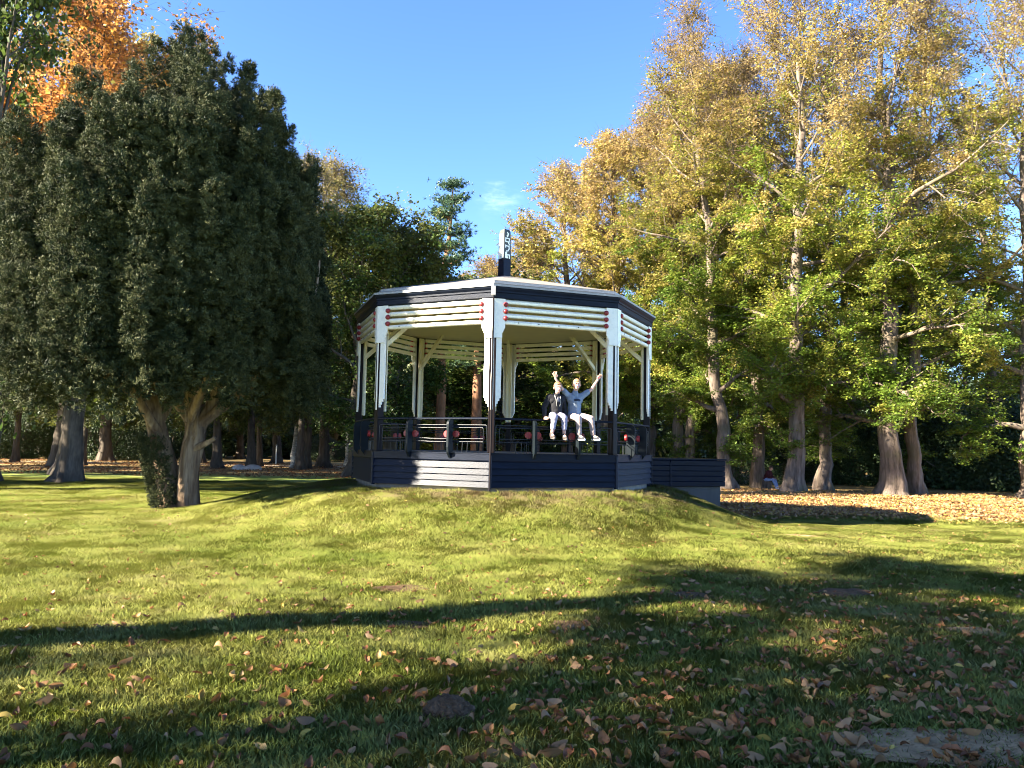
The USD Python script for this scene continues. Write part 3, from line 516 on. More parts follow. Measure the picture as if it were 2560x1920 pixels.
for x, y, r, main in SP:
    sgn = 1 if x > cxy[0] else -1; xe = cxy[0] + sgn * math.hypot(x - cxy[0], y * 1.03)
    full = yewH(np.clip(xe, -5.3, 3.78)); top = full * rng.uniform(.86, 1.02) if main else rng.uniform(4.3, max(full * .93, 4.6))
    bot = max(2.3 + rng.uniform(0, 1.4) * (1 if abs(x) < 1.6 else .7), top - rng.uniform(4.0, 7.0)) if main else max(2.35 + rng.uniform(0, .9), top - rng.uniform(2.2, 4.2))
    L = top - bot
    if L < .8: continue
    R = rng.uniform(.19, .31)
    if main and r < 2.6: L2 = min(L, 3.2)
    else: L2 = L
    nc = int(34 * L2 * (R / .4) * (1 if y < 1.5 else .55)); z = L - L2 * rng.uniform(0, 1, nc) ** 1.1; an = rng.uniform(0, 2 * PI, nc)
    prof = R * np.clip((L - z) / (1.9 + R) + .03, 0, 1) ** .85 * np.minimum(1, z / L * 4 + .45)
    q = rng.uniform(.5, 1.12, nc) * prof; out = np.array([x - cxy[0], y]) / max(r, .3); lean = (L - z) * .07
    cc = np.column_stack([x + np.cos(an) * q - out[0] * lean, y + np.sin(an) * q - out[1] * lean, bot + z])
    od = unit(np.column_stack([np.cos(an), np.sin(an), np.full(nc, .35)])); m = 11; cs_ = rng.uniform(.06, .115, nc)
    sp = unit(od[:, None] * .75 + [0, 0, .45] + rng.normal(0, .62, (nc, m, 3)))
    pos.append((cc[:, None] + sp * cs_[:, None, None] * [.75, .75, 1.25]).reshape(-1, 3)); dirs.append((sp + [0, 0, .35]).reshape(-1, 3)); scl.append((rng.uniform(.55, .95, (nc, m)) * (cs_ / .1)[:, None]).ravel())
# shaggy shoots on the left trunk's foot
n = 900; t = rng.uniform(0, 1, n); an = rng.uniform(PI * .55, PI * 1.75, n)
pos.append(np.column_stack([-.18 - .45 * t + np.cos(an) * (.30 + .1 * rng.uniform(0, 1, n)), np.sin(an) * .33, .05 + t * 1.75])); dirs.append(np.column_stack([np.cos(an), np.sin(an), np.full(n, .3)]) + rng.normal(0, .4, (n, 3))); scl.append(rng.uniform(.5, .85, n))
# drooping lower fringe
n = 1500; a = rng.uniform(0, 2 * PI, n); r = 4.1 * np.sqrt(rng.uniform(.25, 1, n)); zz = 2.55 + .35 * np.sin(a * 5) + .25 * np.sin(a * 11 + 1) + rng.exponential(.35, n)
kp = (np.sin(a * 9 + 2) + np.sin(a * 4) > -.6) & ~((np.abs(cxy[0] + r * np.cos(a)) < 1.2) & (r < 3))
pos.append(np.column_stack([cxy[0] + r * np.cos(a), r * np.sin(a) * .93, zz])[kp]); dirs.append((np.column_stack([np.cos(a), np.sin(a), np.full(n, .1)]) + rng.normal(0, .5, (n, 3)))[kp]); scl.append(rng.uniform(.8, 1.3, n)[kp])
pos, dirs, scl = np.vstack(pos), np.vstack(dirs), np.concatenate(scl)
def sprig(seed):
    g = np.random.default_rng(seed); vs, n = [], 34
    for s in range(4):
        tip = np.array([g.normal(0, .055), g.normal(0, .055), .20]); 
        for q in range(n // 4):
            t = g.uniform(.15, 1); c = tip * t * [1, 1, 1] + [0, 0, 0]; d = unit(np.array([g.normal(0, .7), g.normal(0, .7), .75])); b = unit(np.cross(d, g.normal(0, 1, 3))) * .011
            vs += [c - b, c + b, c + d * g.uniform(.055, .085)]
    return np.array(vs), np.arange(len(vs)).reshape(-1, 3)
yew_leaf = M('yew_needles', {'o': ('object_info', {}), 'g': ('geometry', {}), 'n': ('noise_texture', {'scale': .9, 'detail': 3.0}), 'ad': ('math', {'math_type': 'multiply_add', 'value2': .55}), 'r': ('rgb_ramp', {'ramp': [(.35, (.008, .014, .005)), (.6, (.019, .027, .009)), (.85, (.056, .060, .022))]}),
                             'p': ('principled_bsdf', {'roughness': .6, 'specular_ior_level': .12})},
             [('g.position', 'n.vector'), ('o.random', 'ad.value1'), ('n.fac', 'ad.value3'), ('ad.value', 'r.fac'), ('r.color', 'p.base_color')])
instancer(str(yew.GetPath()) + '/crown', [(f'shoot_{q:03d}' if q else 'shoot', sprig(q + 20), yew_leaf, False) for q in range(3)], pos, quat_from(dirs, rng.uniform(0, 6.28, len(pos))), np.repeat(scl[:, None], 3, 1), rng.integers(0, 3, len(pos)))
print('yew shoots', len(pos))

# ------------------------------------------------------------------ bandstand
BS = thing('bandstand', 'octagonal bandstand with navy boarding, white posts and red balls on a mound', 'bandstand', (CX, CY, 0))
RO, AP = 4.10, 4.10 * math.cos(PI / 8); HS = 4.10 * math.sin(PI / 8)
ZB, ZF, ZR, ZE = 1.04, 1.803, 2.60, 5.302
def face(k):
    th = PHI + (k + .5) * PI / 4
    return np.array([math.cos(th), math.sin(th), 0]), np.array([math.sin(th), -math.cos(th), 0])
def fmat(k, ap=AP):
    t, n = face(k); m = np.eye(4); m[:3, 0] = t; m[:3, 1] = -n; m[:3, 2] = [0, 0, 1]; m[:3, 3] = n * ap   # local x along face, y inward, z up
    return m
def fp(k, mesh, ap=AP):
    if isinstance(mesh, tuple): mesh = trimesh.Trimesh(*mesh, process=False)
    mesh = mesh.copy(); mesh.apply_transform(fmat(k, ap)); return mesh
def vert(k, r): th = PHI + k * PI / 4; return np.array([r * math.sin(th), -r * math.cos(th)])
def ring(k, prof, trim=0):
    """a closed profile (circumradius, z) swept along face k between its two corners"""
    p = np.array(prof); n = len(p); v = []
    for q in (k, k + 1): v += [[*vert(q, r), z] for r, z in p]
    f = []
    for a in range(n): b = (a + 1) % n; f.append([a, n + a, n + b, b])
    v = np.array(v); f = np.array(f)
    m = trimesh.Trimesh(v, np.vstack([f[:, [0, 1, 2]], f[:, [0, 2, 3]]]), process=False)
    if m.volume < 0: m.invert()
    return m
rng = np.random.default_rng(9)
for k in range(8):
    part(BS, 'plinth', ring(k, [(3.98, .2), (3.98, 1.06), (3.6, 1.06), (3.6, .2)]), concrete)
    # lapped boarding, four courses below a deeper floor fascia
    for c in range(4):
        z0 = ZB + c * .142; z1 = z0 + .150
        pr = [(RO + .014 + .004 * rng.uniform(0, 1), z0), (RO - .028, z1), (RO - .06, z1), (RO - .06, z0)]
        part(BS, 'clapboard', ring(k, pr), navy)
    part(BS, 'floor_edge_board', ring(k, [(RO - .004, ZB + .575), (RO + .016, ZB + .60), (RO + .016, ZF - .02), (RO - .06, ZF - .02), (RO - .06, ZB + .575)]), navy)
    part(BS, 'floor_nosing', ring(k, [(RO + .03, ZF - .018), (RO + .03, ZF), (3.5, ZF + .012), (3.5, ZF - .018)]), navy)
    part(BS, 'floor_panel', ring(k, [(3.5, ZF - .05), (3.5, ZF + .004), (.05, ZF + .004), (.05, ZF - .05)]), floor_m)
    # corner strip, post
    th = PHI + k * PI / 4; c, s = math.cos(th), math.sin(th)
    Rz = np.eye(4); Rz[:2, :2] = [[c, -s], [s, c]]
    def vp(lo, hi, b=.008):
        m = bbox(lo, hi, b); m.apply_transform(Rz); return m          # local y outward is -y
    part(BS, 'corner_strip', vp([-.035, -RO - .02, ZB - .03], [.035, -RO + .06, ZF - .02]), navy)
    part(BS, 'post', vp([-.075, -RO + .05, ZF + .005], [.075, -RO + .22, ZE - .004]), brown)
    part(BS, 'brace', fp_m if False else (lambda m: (m.apply_transform(Rz), m)[1])(trimesh.convex.convex_hull(np.array([[x, -y, z] for x in (-.045, .045) for y, z in ((3.86, 4.42), (3.86, 4.28), (2.72, 5.285), (2.86, 5.285))]))), ceil_m)
    # white boards each side of each corner, stepped foot and stepped capital
    for sgn in (-1, 1):
        e = HS - .012
        def poly(pts, y0, y1):
            P = trimesh.creation.extrude_polygon(__import__('shapely.geometry', fromlist=['Polygon']).Polygon(pts), y1 - y0)
            v = P.vertices; P.vertices = np.column_stack([v[:, 0], v[:, 2] + y0, v[:, 1]]); P.invert()
            if P.volume < 0: P.invert()
            return P
        wd = .215; st = [(e, ZE - .01), (e - wd, ZE - .01), (e - wd, 3.04)]
        for q in range(4): st += [(e - wd + .034 * (q + 1), 3.04 - .065 * q), (e - wd + .034 * (q + 1), 2.975 - .065 * q)]
        st += [(e, 2.78)]
        part(BS, 'pillar_board', fp(k, poly([(sgn * a, b) for a, b in st], .035, .085)), white)
        cw = .275; cp = [(e, ZE - .008), (e - cw, ZE - .008), (e - cw, 4.62)]
        for q in range(3): cp += [(e - cw + .022 * (q + 1), 4.62 - .05 * q), (e - cw + .022 * (q + 1), 4.57 - .05 * q)]
        cp += [(e - cw + .066, 4.40), (e, 4.40)]
        part(BS, 'capital', fp(k, poly([(sgn * a, b) for a, b in cp], .0, .033)), white)
        part(BS, 'inner_board', fp(k, poly([(sgn * a, b) for a, b in [(e - .02, ZE - .01), (e - .17, ZE - .01), (e - .17, 2.75), (e - .02, 2.75)]], .20, .235)), ceil_m)
    # half-round frieze bars and the balls between them
    hw = HS - .262
    for q in range(4):
        zc = ZE - .055 - .158 * q; an = np.linspace(-PI / 2, PI / 2, 9); r_ = .051
        pr = [(-r_ * 1.0 * math.cos(a), zc + r_ * math.sin(a)) for a in an] + [(.045, zc + r_ + .0), (.045, zc - r_)]
        P = trimesh.creation.extrude_polygon(__import__('shapely.geometry', fromlist=['Polygon']).Polygon(pr), 2 * hw); v = P.vertices
        P.vertices = np.column_stack([v[:, 2] - hw, v[:, 0] + .075, v[:, 1]])
        if P.volume < 0: P.invert()
        part(BS, 'frieze_bar', fp(k, P), cream, 40)
    for sgn in (-1, 1):
        for q in range(3):
            b = trimesh.creation.icosphere(2, .058); b.apply_translation([sgn * (hw - .035), .005, ZE - .134 - .158 * q]); part(BS, 'red_ball', fp(k, b), red, True)
        # bolts on the lowest bar
    for bx_ in (-.95, -.45, .05, .55):
        b = trimesh.creation.icosphere(1, .014); b.apply_translation([bx_, .018, ZE - .529]); part(BS, 'bolt', fp(k, b), iron, True)
    # fascia, edging, roof, ceiling
    part(BS, 'eaves_fascia', ring(k, [(RO - .01, ZE), (RO + .01, ZE + .015), (RO + .01, ZE + .12), (RO + .035, ZE + .135), (RO + .035, ZE + .17), (RO + .075, ZE + .215), (RO + .095, ZE + .265), (RO - .1, ZE + .265), (RO - .1, ZE)]), navy)
    part(BS, 'roof_edging', ring(k, [(RO + .105, ZE + .255), (RO + .105, ZE + .305), (RO - .14, ZE + .325), (RO - .14, ZE + .267), (RO + .09, ZE + .267)]), zinc)
    part(BS, 'roof_lip', ring(k, [(RO - .08, ZE + .355), (RO - .08, ZE + .415), (RO - .16, ZE + .43), (RO - .16, ZE + .27), (RO - .13, ZE + .27), (RO - .13, ZE + .355)]), zinc)
    part(BS, 'roof_panel', ring(k, [(RO - .10, ZE + .40), (RO - .10, ZE + .43), (.12, ZE + 1.39), (.12, ZE + 1.34)]), felt)
    for q in range(6):
        r0_, r1_ = 3.98 - q * .66, 3.98 - (q + 1) * .66 + .008
        part(BS, 'ceiling_board', ring(k, [(r0_, ZE + .02), (max(r1_, .02), ZE + .02 + .035), (max(r1_, .02), ZE + .07), (r0_, ZE + .05)]), ceil_m)
    # railing: two handrails, brackets, rods and discs
    part(BS, 'handrail', fp(k, bbox([-HS + .09, .03, ZR - .045], [HS - .09, .09, ZR], .012)), navy)
    RX = HS / 3 + .02
    for sgn in (-1, 1):
        an = np.linspace(0, PI / 2, 7)
        pf = [(.07, ZR - .047)] + [(-.02 - .13 * math.sin(a), ZR - .16 + .113 * math.cos(a)) for a in an] + [(-.15, ZF + .12), (-.13, ZF), (-.07, ZF - .07), (-.035, ZF - .12), (-.03, ZF + .004), (.07, ZF + .02)]
        P = trimesh.creation.extrude_polygon(__import__('shapely.geometry', fromlist=['Polygon']).Polygon(pf), .055); v = P.vertices
        P.vertices = np.column_stack([v[:, 2] - .0275 + sgn * RX, v[:, 0], v[:, 1]])
        if P.volume < 0: P.invert()
        part(BS, 'rail_bracket', fp(k, P), navy_fin)
        for s2 in (-1, 1):
            b = trimesh.creation.cylinder(.078, .05, sections=20); b.apply_transform(trimesh.transformations.rotation_matrix(PI / 2, [1, 0, 0])); b.apply_translation([sgn * RX + s2 * .118, .045, ZF + .42]); part(BS, 'red_disc', fp(k, b), red, 40)
        e = HS - .13; x0 = RX + .03
        for q, (ze, xe, lo) in enumerate([(ZR - .17, e, ZF), (ZR - .23, e - .085, ZF)]):
            part(BS, 'railing_rod', fp(k, tube([(sgn * x0, .05, ze), (sgn * (xe - .02), .05, ze), (sgn * xe, .05, ze - .02), (sgn * xe, .05, lo)], .011, 6)), iron, True)
        for ze in (ZR - .48, ZR - .55): part(BS, 'railing_rod', fp(k, tube([(sgn * x0, .05, ze), (sgn * (e - .085), .05, ze)], .011, 6)), iron, True)
        for q in range(3): part(BS, 'railing_rod', fp(k, tube([(sgn * (x0 + .12 + q * .13), .05, ZF), (sgn * (x0 + .12 + q * .13), .05, ZR - .55)], .008, 6)), iron, True)
    for ze in (ZR - .17, ZR - .23, ZR - .48, ZR - .55): part(BS, 'railing_rod', fp(k, tube([(-RX + .03, .05, ze), (RX - .03, .05, ze)], .011, 6)), iron, True)
# drainpipe down the front corner
vx = lambda r, z: (*vert(0, r), z)
part(BS, 'drainpipe', tube([vx(RO + .04, ZE + .02), vx(RO - .0, ZE - .15), vx(RO - .0, ZR), vx(RO - .0, ZF + .05), vx(RO + .065, ZF - .05), vx(RO + .065, ZB + .02), vx(RO + .13, ZB - .13)], .021, 10), brown, True)
part(BS, 'hopper', (lambda m: (m.apply_translation([*vert(0, RO + .11), ZE + .14]), m)[1])(trimesh.creation.box([.10, .10, .20])), zinc)
# finial with white characters on two faces
RF = PHI - PI / 4 - .07
def fin(mesh):
    mesh = mesh.copy(); mesh.apply_transform(trimesh.transformations.rotation_matrix(RF, [0, 0, 1])); return mesh
part(BS, 'finial_base', fin(bbox([-.135, -.135, 6.60], [.135, .135, 7.17], .02)), navy)
FT = 8.02
tap = trimesh.convex.convex_hull(np.array([[sx * w_, sy * w_, z] for sx in (-1, 1) for sy in (-1, 1) for w_, z in ((.128, 7.17), (.112, FT - .08), (.085, FT))]))
FN = part(BS, 'finial', fin(tap), sign_dark)
def strokes(lines, wd, facing):
    """white strokes on a face: facing 0 = right-hand face, 1 = left-hand face; coordinates u -1..1, v 0..1 up the face"""
    for ln in lines:
        for (a, b), (c, d) in zip(ln[:-1], ln[1:]):
            z0, z1 = 7.18 + b * .80, 7.18 + d * .80; h0 = .128 - .016 * (b * .8) / .77; L = math.hypot((c - a) * .10, z1 - z0)
            m = trimesh.creation.box([wd, .012, L + wd * .8]); an = math.atan2((c - a) * .10, z1 - z0)
            m.apply_transform(trimesh.transformations.rotation_matrix(an, [0, 1, 0])); m.apply_translation([(a + c) / 2 * .10, -(.1285 - .0165 * (b + d) / 2), (z0 + z1) / 2])
            m.apply_transform(trimesh.transformations.rotation_matrix((0 if facing else PI / 2), [0, 0, 1]))
            part(FN, 'glyph', fin(m), glyph_m)
G_R = [[(-.1, .93), (.3, .88), (-.2, .80)], [(.3, .88), (.0, .78)],
       [(-.7, .72), (.6, .72), (.6, .60), (-.7, .60), (-.7, .72)], [(.1, .60), (.7, .50)],
       [(-.7, .47), (-.7, .39)], [(-.5, .45), (.5, .45), (.6, .36), (.1, .28), (-.4, .26)],
       [(-.7, .21), (-.7, .03), (-.2, .03)], [(-.35, .21), (-.35, .06)], [(-.1, .14), (.7, .14), (.7, .02)], [(.05, .14), (.05, .03)]]
G_L = [[(-.4, .92), (.1, .95)], [(.0, .92), (.0, .78)]]
strokes(G_R, .030, 0)
pan = trimesh.convex.convex_hull(np.array([[s_ * w_, -y_, z] for s_ in (-1, 1) for w_, y_, z in ((.112, .129, 7.185), (.112, .136, 7.185), (.098, .1145, 7.90), (.098, .1215, 7.90))]))
part(FN, 'white_panel', fin(pan), glyph_m)
def dark_strokes(lines, wd):
    for ln in lines:
        for (a, b), (c, d) in zip(ln[:-1], ln[1:]):
            z0, z1 = 7.18 + b * .80, 7.18 + d * .80; L = math.hypot((c - a) * .10, z1 - z0)
            m = trimesh.creation.box([wd, .008, L + wd * .8]); m.apply_transform(trimesh.transformations.rotation_matrix(math.atan2((c - a) * .10, z1 - z0), [0, 1, 0]))
            m.apply_translation([(a + c) / 2 * .10, -(.1375 - .0165 * (b + d) / 2), (z0 + z1) / 2]); part(FN, 'glyph', fin(m), sign_dark)
dark_strokes([[(-.5, .70), (.1, .70)], [(-.5, .62), (.2, .62), (.2, .56), (-.5, .56)], [(-.6, .49), (.1, .50)], [(-.2, .44), (.0, .40), (-.6, .31)], [(.5, .36), (.4, .33)], [(-.4, .25), (.3, .23)], [(.0, .15), (.0, .06)]], .017)
# landing on the right-hand side
t2, n2 = face(2); LD = 2.75; HWD = 1.02
def lp_(m): return fp(2, m)
part(BS, 'landing_plinth', lp_(bbox([-HWD + .05, -LD + .12, -.1], [HWD - .05, .1, .925], .01)), wing_m)
for sgn in (-1, 1):
    for c in range(5):
        z0 = .92 + c * .148
        part(BS, 'landing_board', lp_(bbox([sgn * HWD - .02 - .01 * (c == 4), -LD, z0], [sgn * HWD + .02 + .01 * (c == 4), -.93, z0 + .144], .012)), navy); part(BS, 'landing_board', lp_(bbox([sgn * HWD - .02, -.92, z0], [sgn * HWD + .015, .05, z0 + .144], .012)), navy)
    part(BS, 'landing_batten', lp_(bbox([sgn * HWD - .01, -.955, .91], [sgn * HWD + sgn * .035, -.905, 1.60], .005)), navy)
for c in range(5): part(BS, 'landing_board', lp_(bbox([-HWD + .022, -LD - .02, .92 + c * .148], [HWD - .022, -LD + .02, 1.064 + c * .148], .012)), navy)
part(BS, 'landing_cap', lp_(bbox([-HWD - .045, -LD - .05, 1.665], [HWD + .045, .02, 1.71], .012)), navy)

# ------------------------------------------------------------------ lawn grass (real blades)
def patch(seed, n=800, size=.55, h=.034):
    g = np.random.default_rng(seed); b = g.uniform(-size / 2, size / 2, (n, 2)); hh = h * g.uniform(.45, 1.5, n); lean = g.normal(0, .85, (n, 2)) * hh[:, None]
    a = g.uniform(0, PI, n); wv = np.column_stack([np.cos(a), np.sin(a), 0 * a]) * ((.0030 + .0022 * g.uniform(0, 1, n)) * np.where(g.uniform(0, 1, n) < .06, 2.2, 1))[:, None]
    p = np.column_stack([b, np.full(n, -.012)]); tp = np.column_stack([b + lean, hh]); md = np.column_stack([b + lean * .35, hh * .6])
    v = np.stack([p - wv, p + wv, md + wv * .7, md - wv * .7, tp], 1).reshape(-1, 3); o = np.arange(n)[:, None] * 5
    nn = np.cross(wv, np.column_stack([lean, hh])); nn = unit(nn) * np.where(nn[:, 2:] < 0, -1, 1); nn = unit(nn * .5 + [0, 0, 1.0])
    return v, np.vstack([o + [0, 1, 2], o + [0, 2, 3], o + [3, 2, 4]]), np.repeat(nn, 5, 0)
rng = np.random.default_rng(21)
P = []
for d0, d1, st in ((2.6, 12, .34), (12, 22, .40), (22, 34, .62)):
    yy = np.arange(d0, d1, st)
    for y in yy:
        hw_ = .70 * y + 1.5; xx = np.arange(-hw_, hw_, st)
        P.append(np.column_stack([xx + rng.uniform(-.27, .27, len(xx)) * st, np.full(len(xx), y) + rng.uniform(-.27, .27, len(xx)) * st]))
P = np.vstack(P)
BARE = []   # (x, y, rx, ry) bare soil spots
for dx, dy, rx, ry in [(1720, 1160, .42, .16), (880, 1275, .24, .10), (1490, 1290, .22, .16), (1830, 1285, .26, .18), (1240, 1352, .22, .13), (2090, 1367, .26, .15), (2090, 1614, .46, .17), (870, 1352, .22, .12), (970, 1525, .20, .13)]:
    q = gpt(dx * 1.15732, dy * 1.15732); BARE.append((q[0], q[1], rx, ry))
keep = np.hypot(P[:, 0] - CX, P[:, 1] - CY) > 4.2
for bx, by, rx, ry in BARE: keep &= (((P[:, 0] - bx) / (rx + .04)) ** 2 + ((P[:, 1] - by) / (ry + .05)) ** 2 > 1) | (rng.uniform(0, 1, len(P)) < (.5 if rx > .5 else 0))
dens = np.clip(.5 + .9 * meshkit.fbm(np.column_stack([P * .5, 0 * P[:, 0]]), 4, 3), .2, 1) if hasattr(meshkit, 'fbm') else 1
P = P[keep]; n = len(P)
hv = (.75 + .55 * np.clip(.5 + meshkit.noise(np.column_stack([P * .9, 0 * P[:, 0]]), 8), 0, 1)) * np.where(P[:, 1] > 22, 1.15, 1.0) * np.where(np.hypot(P[:, 0] - CX, P[:, 1] - CY) < 4.75, rng.uniform(.7, 2.0, n), 1)
GP = [patch(q + 60) for q in range(4)]
e_ = .1; GN = unit(np.column_stack([-(gz(P[:, 0] + e_, P[:, 1]) - gz(P[:, 0] - e_, P[:, 1])) / (2 * e_), -(gz(P[:, 0], P[:, 1] + e_) - gz(P[:, 0], P[:, 1] - e_)) / (2 * e_), np.ones(n)]))
instancer('/World/grass', [('tuft' + (f'_{q:03d}' if q else ''), GP[q][:2], blade_m, GP[q][2]) for q in range(4)], np.column_stack([P, gz(P[:, 0], P[:, 1])]),
          quat_from(GN, rng.uniform(0, 6.28, n)), np.column_stack([np.where(P[:, 1] > 22, 1.4, np.where(P[:, 1] > 12, 1.2, 1.0))] * 2 + [hv]), rng.integers(0, 4, n), 'stuff', 'short mown grass of the park lawn', 'grass')
print('grass patches', n)

# molehills and bare spots
def molehill(seed, rx, ry, h, clods):
    g = np.random.default_rng(seed); m = trimesh.creation.icosphere(4, 1.0); v = m.vertices; v = v[:]; r = np.hypot(v[:, 0], v[:, 1])
    nz = meshkit.fbm(v * 2.5, 4, seed) + .8 * meshkit.noise(v * 7, seed + 1) + 1.2 * meshkit.noise(np.column_stack([v[:, :2] * 2.2, 0 * r]), seed + 9) * (h < .06)
    v = v * (1 + .36 * nz)[:, None]; v = np.column_stack([v[:, 0] * rx, v[:, 1] * ry, np.maximum(v[:, 2], -.25) * h]); ms = [trimesh.Trimesh(v, m.faces)]
    for _ in range(clods):
        c = trimesh.creation.icosphere(1, 1.0); s = g.uniform(.010, .026) * (1.5 * (1 - .35 * g.uniform()) if h > .06 else .7); c.vertices = c.vertices * (1 + .5 * g.uniform(-.5, .5, (len(c.vertices), 1))) * s * g.uniform(.7, 1.3, 3)
        a, q = g.uniform(0, 6.28), math.sqrt(g.uniform(0, 1)) * 1.08; z = h * math.sqrt(max(1 - q * q, 0)) * .9
        c.apply_translation([rx * q * math.cos(a), ry * q * math.sin(a), z + s * .3]); ms.append(c)
    return cat_mesh(ms)
MH = [(1720, 1160, .42, .16, .03, 40, 'flat worn molehill on the sunlit lawn right of the mound', dirt_m), (880, 1275, .27, .13, .03, 50, 'flattened molehill at the edge of the tree shade, below the left bandstand face', soil_m), (1490, 1290, .20, .14, .03, 25, 'low molehill in the shade, left one of two below the landing', soil_m),
      (1830, 1285, .24, .16, .04, 30, 'low dark molehill in the shade, right one of two below the landing', soil_m), (1240, 1352, .20, .12, .025, 20, 'small flat molehill in the middle of the shaded lawn', soil_m), (2090, 1367, .24, .13, .025, 25, 'small flat molehill near the right edge of the shaded lawn', dirt_m), (870, 1352, .18, .10, .02, 20, 'faint flat molehill left of the lawn middle', soil_m)]
for q, (dx, dy, rx, ry, h, nc, lab, m_) in enumerate(MH):
    p = gpt(dx * 1.15732, dy * 1.15732); x = thing('molehill', lab, 'molehill', p); part(x, 'soil', molehill(q + 3, rx, ry, h, nc), m_, False)
p = gpt(968 * 1.15732, 1545 * 1.15732); x = thing('molehill', 'fresh heap of crumbly brown earth, the tall molehill in the foreground', 'molehill', p); part(x, 'soil', molehill(31, .125, .105, .085, 330), soil_m, False)
p = gpt(2100 * 1.15732, 1615 * 1.15732); x = thing('bare_patch', 'bare sandy worn patch in the bottom right corner of the lawn', 'bare soil', p); part(x, 'soil', molehill(41, .52, .20, .022, 120), dirt_m, False)

# fallen leaves
def fallen(seed, L):
    g = np.random.default_rng(seed); n = 5; u = np.linspace(0, 1, n); w_ = L * .34 * np.sin(PI * np.clip(u * .93 + .05, 0, 1)) ** .8 * g.uniform(.8, 1.2); curl = g.uniform(.3, 1.5); bend = g.uniform(-1.2, 1.8); rows = []
    for k in range(n):
        x = (u[k] - .5) * L; zb = bend * L * (u[k] - .5) ** 2 * 1.3
        for s in (-1, -.4, .4, 1): rows.append([x, s * w_[k] * math.cos(curl * abs(s)), zb + abs(s) ** 1.5 * w_[k] * curl + g.normal(0, .004)])
    v = np.array(rows); a, b = np.meshgrid(np.arange(n - 1), np.arange(3), indexing='ij'); f = np.stack([a * 4 + b, (a + 1) * 4 + b, (a + 1) * 4 + b + 1, a * 4 + b + 1], -1).reshape(-1, 4)
    f = np.vstack([f[:, [0, 1, 2]], f[:, [0, 2, 3]]])
    sv, sf = tube([(-L * .75, 0, .006), (-L * .48, 0, bend * L * .25)], .0018, 3, False)
    v[:, 2] -= v[:, 2].min(); return join([(v, f), (sv, sf)])
LC = [('russet', (.19, .070, .022)), ('tan', (.26, .145, .06)), ('brown', (.13, .052, .016)), ('pale', (.31, .20, .065)), ('orange', (.26, .115, .035)), ('yellow', (.38, .26, .05))]
LM = []
for nm, c in LC:
    c = np.array(c)
    LM.append(M('fallen_leaf_' + nm, {'o': ('object_info', {}), 'r': ('rgb_ramp', {'ramp': [(0, c * .65), (1, np.minimum(c * 1.3, .9))]}), 't': ('translucent_bsdf', {}), 'x': ('mix_closure', {'fac': .2}), 'p': ('principled_bsdf', {'roughness': .6, 'specular_ior_level': .35})},
                [('o.random', 'r.fac'), ('r.color', 'p.base_color'), ('r.color', 't.color'), ('p.BSDF', 'x.closure1'), ('t.BSDF', 'x.closure2')], surface='x.closure'))
rng = np.random.default_rng(8)
UsdGeom.Scope.Define(stage, '/World/Looks/shapes')
PR = []
for q in range(12):
    cp = stage.CreateClassPrim(f'/leaf_shape_{q:03d}'); usdkit.mesh(stage, f'/leaf_shape_{q:03d}/blade', fallen(q, .080 + .012 * (q % 4)), LM[q % 6], 50); PR.append(cp.GetPath())
# candidate spots over the lawn, denser in front and to the right
n = 9500; yy = 3.0 + (19 - 3.0) * rng.uniform(0, 1, n) ** 1.25; xx = rng.uniform(-1, 1, n) * (.70 * yy + .6)
cl = np.clip(.5 + 1.1 * meshkit.noise(np.column_stack([xx * .8, yy * .8, 0 * xx]), 12) + .7 * meshkit.noise(np.column_stack([xx * 2.6, yy * 2.6, 0 * xx]), 13), 0, 1.3) ** 1.5
wt = np.clip(.25 + .75 * sstep(-.6, .9, xx / (.66 * yy)) , 0, 1) * (1 - .88 * sstep(6.5, 13.5, yy)) * np.clip(cl * 1.3, .15, 1.2)
k = (rng.uniform(0, 1, n) < wt * .9) & (np.hypot(xx - CX, yy - CY) > 4.6); xx, yy = xx[k], yy[k]; o = np.argsort(yy); xx, yy = xx[o], yy[o]
print('lawn leaves', len(xx))
LABEL = {'russet': 'curled russet leaf lying in the foreground grass', 'tan': 'dry tan leaf lying in the foreground grass', 'brown': 'dark brown leaf lying in the foreground grass', 'pale': 'bleached pale leaf lying in the foreground grass', 'orange': 'orange leaf lying in the foreground grass', 'yellow': 'yellow leaf lying in the foreground grass'}
for q in range(min(300, len(xx))):
    pr = rng.choice(12, p=np.array([.26, .2, .18, .10, .21, .05] * 2) / 2); nm = LC[pr % 6][0]; s = rng.uniform(.42, .88) * np.interp(yy[q], [4, 12], [1, .62]) * (1.35 if rng.uniform() < .12 else 1)
    r = dup(PR[pr], 'fallen_leaf', LABEL[nm], 'leaf', (xx[q], yy[q], float(gz(xx[q], yy[q])) + .012 + rng.uniform(0, .012)), rng.uniform(0, 6.28), s, nm + ' fallen leaves in the foreground', (rng.normal(0, 22), rng.normal(0, 22)))
xr, yr = xx[300:], yy[300:]
n2 = 26000; y2 = rng.uniform(22.0, 40, n2); x2 = rng.uniform(3, 32, n2); kk = (rng.uniform(0, 1, n2) < sstep(22.6, 24.6, y2 + rng.normal(0, .8, n2)) * sstep(3, 7, x2)) & (x2 < .70 * y2 + 1); x2, y2 = x2[kk], y2[kk]
n3 = 9000; y3 = rng.uniform(38, 64, n3); x3 = rng.uniform(-1, .05, n3) * .7 * y3
n4 = 700; y4 = rng.uniform(13, 24, n4); x4 = rng.uniform(-.68, .68, n4) * y4; kk = np.hypot(x4 - CX, y4 - CY) > 4.6; x4, y4 = x4[kk], y4[kk]
xa, ya = np.concatenate([xr, x2, x3, x4]), np.concatenate([yr, y2, y3, y4]); n = len(xa)
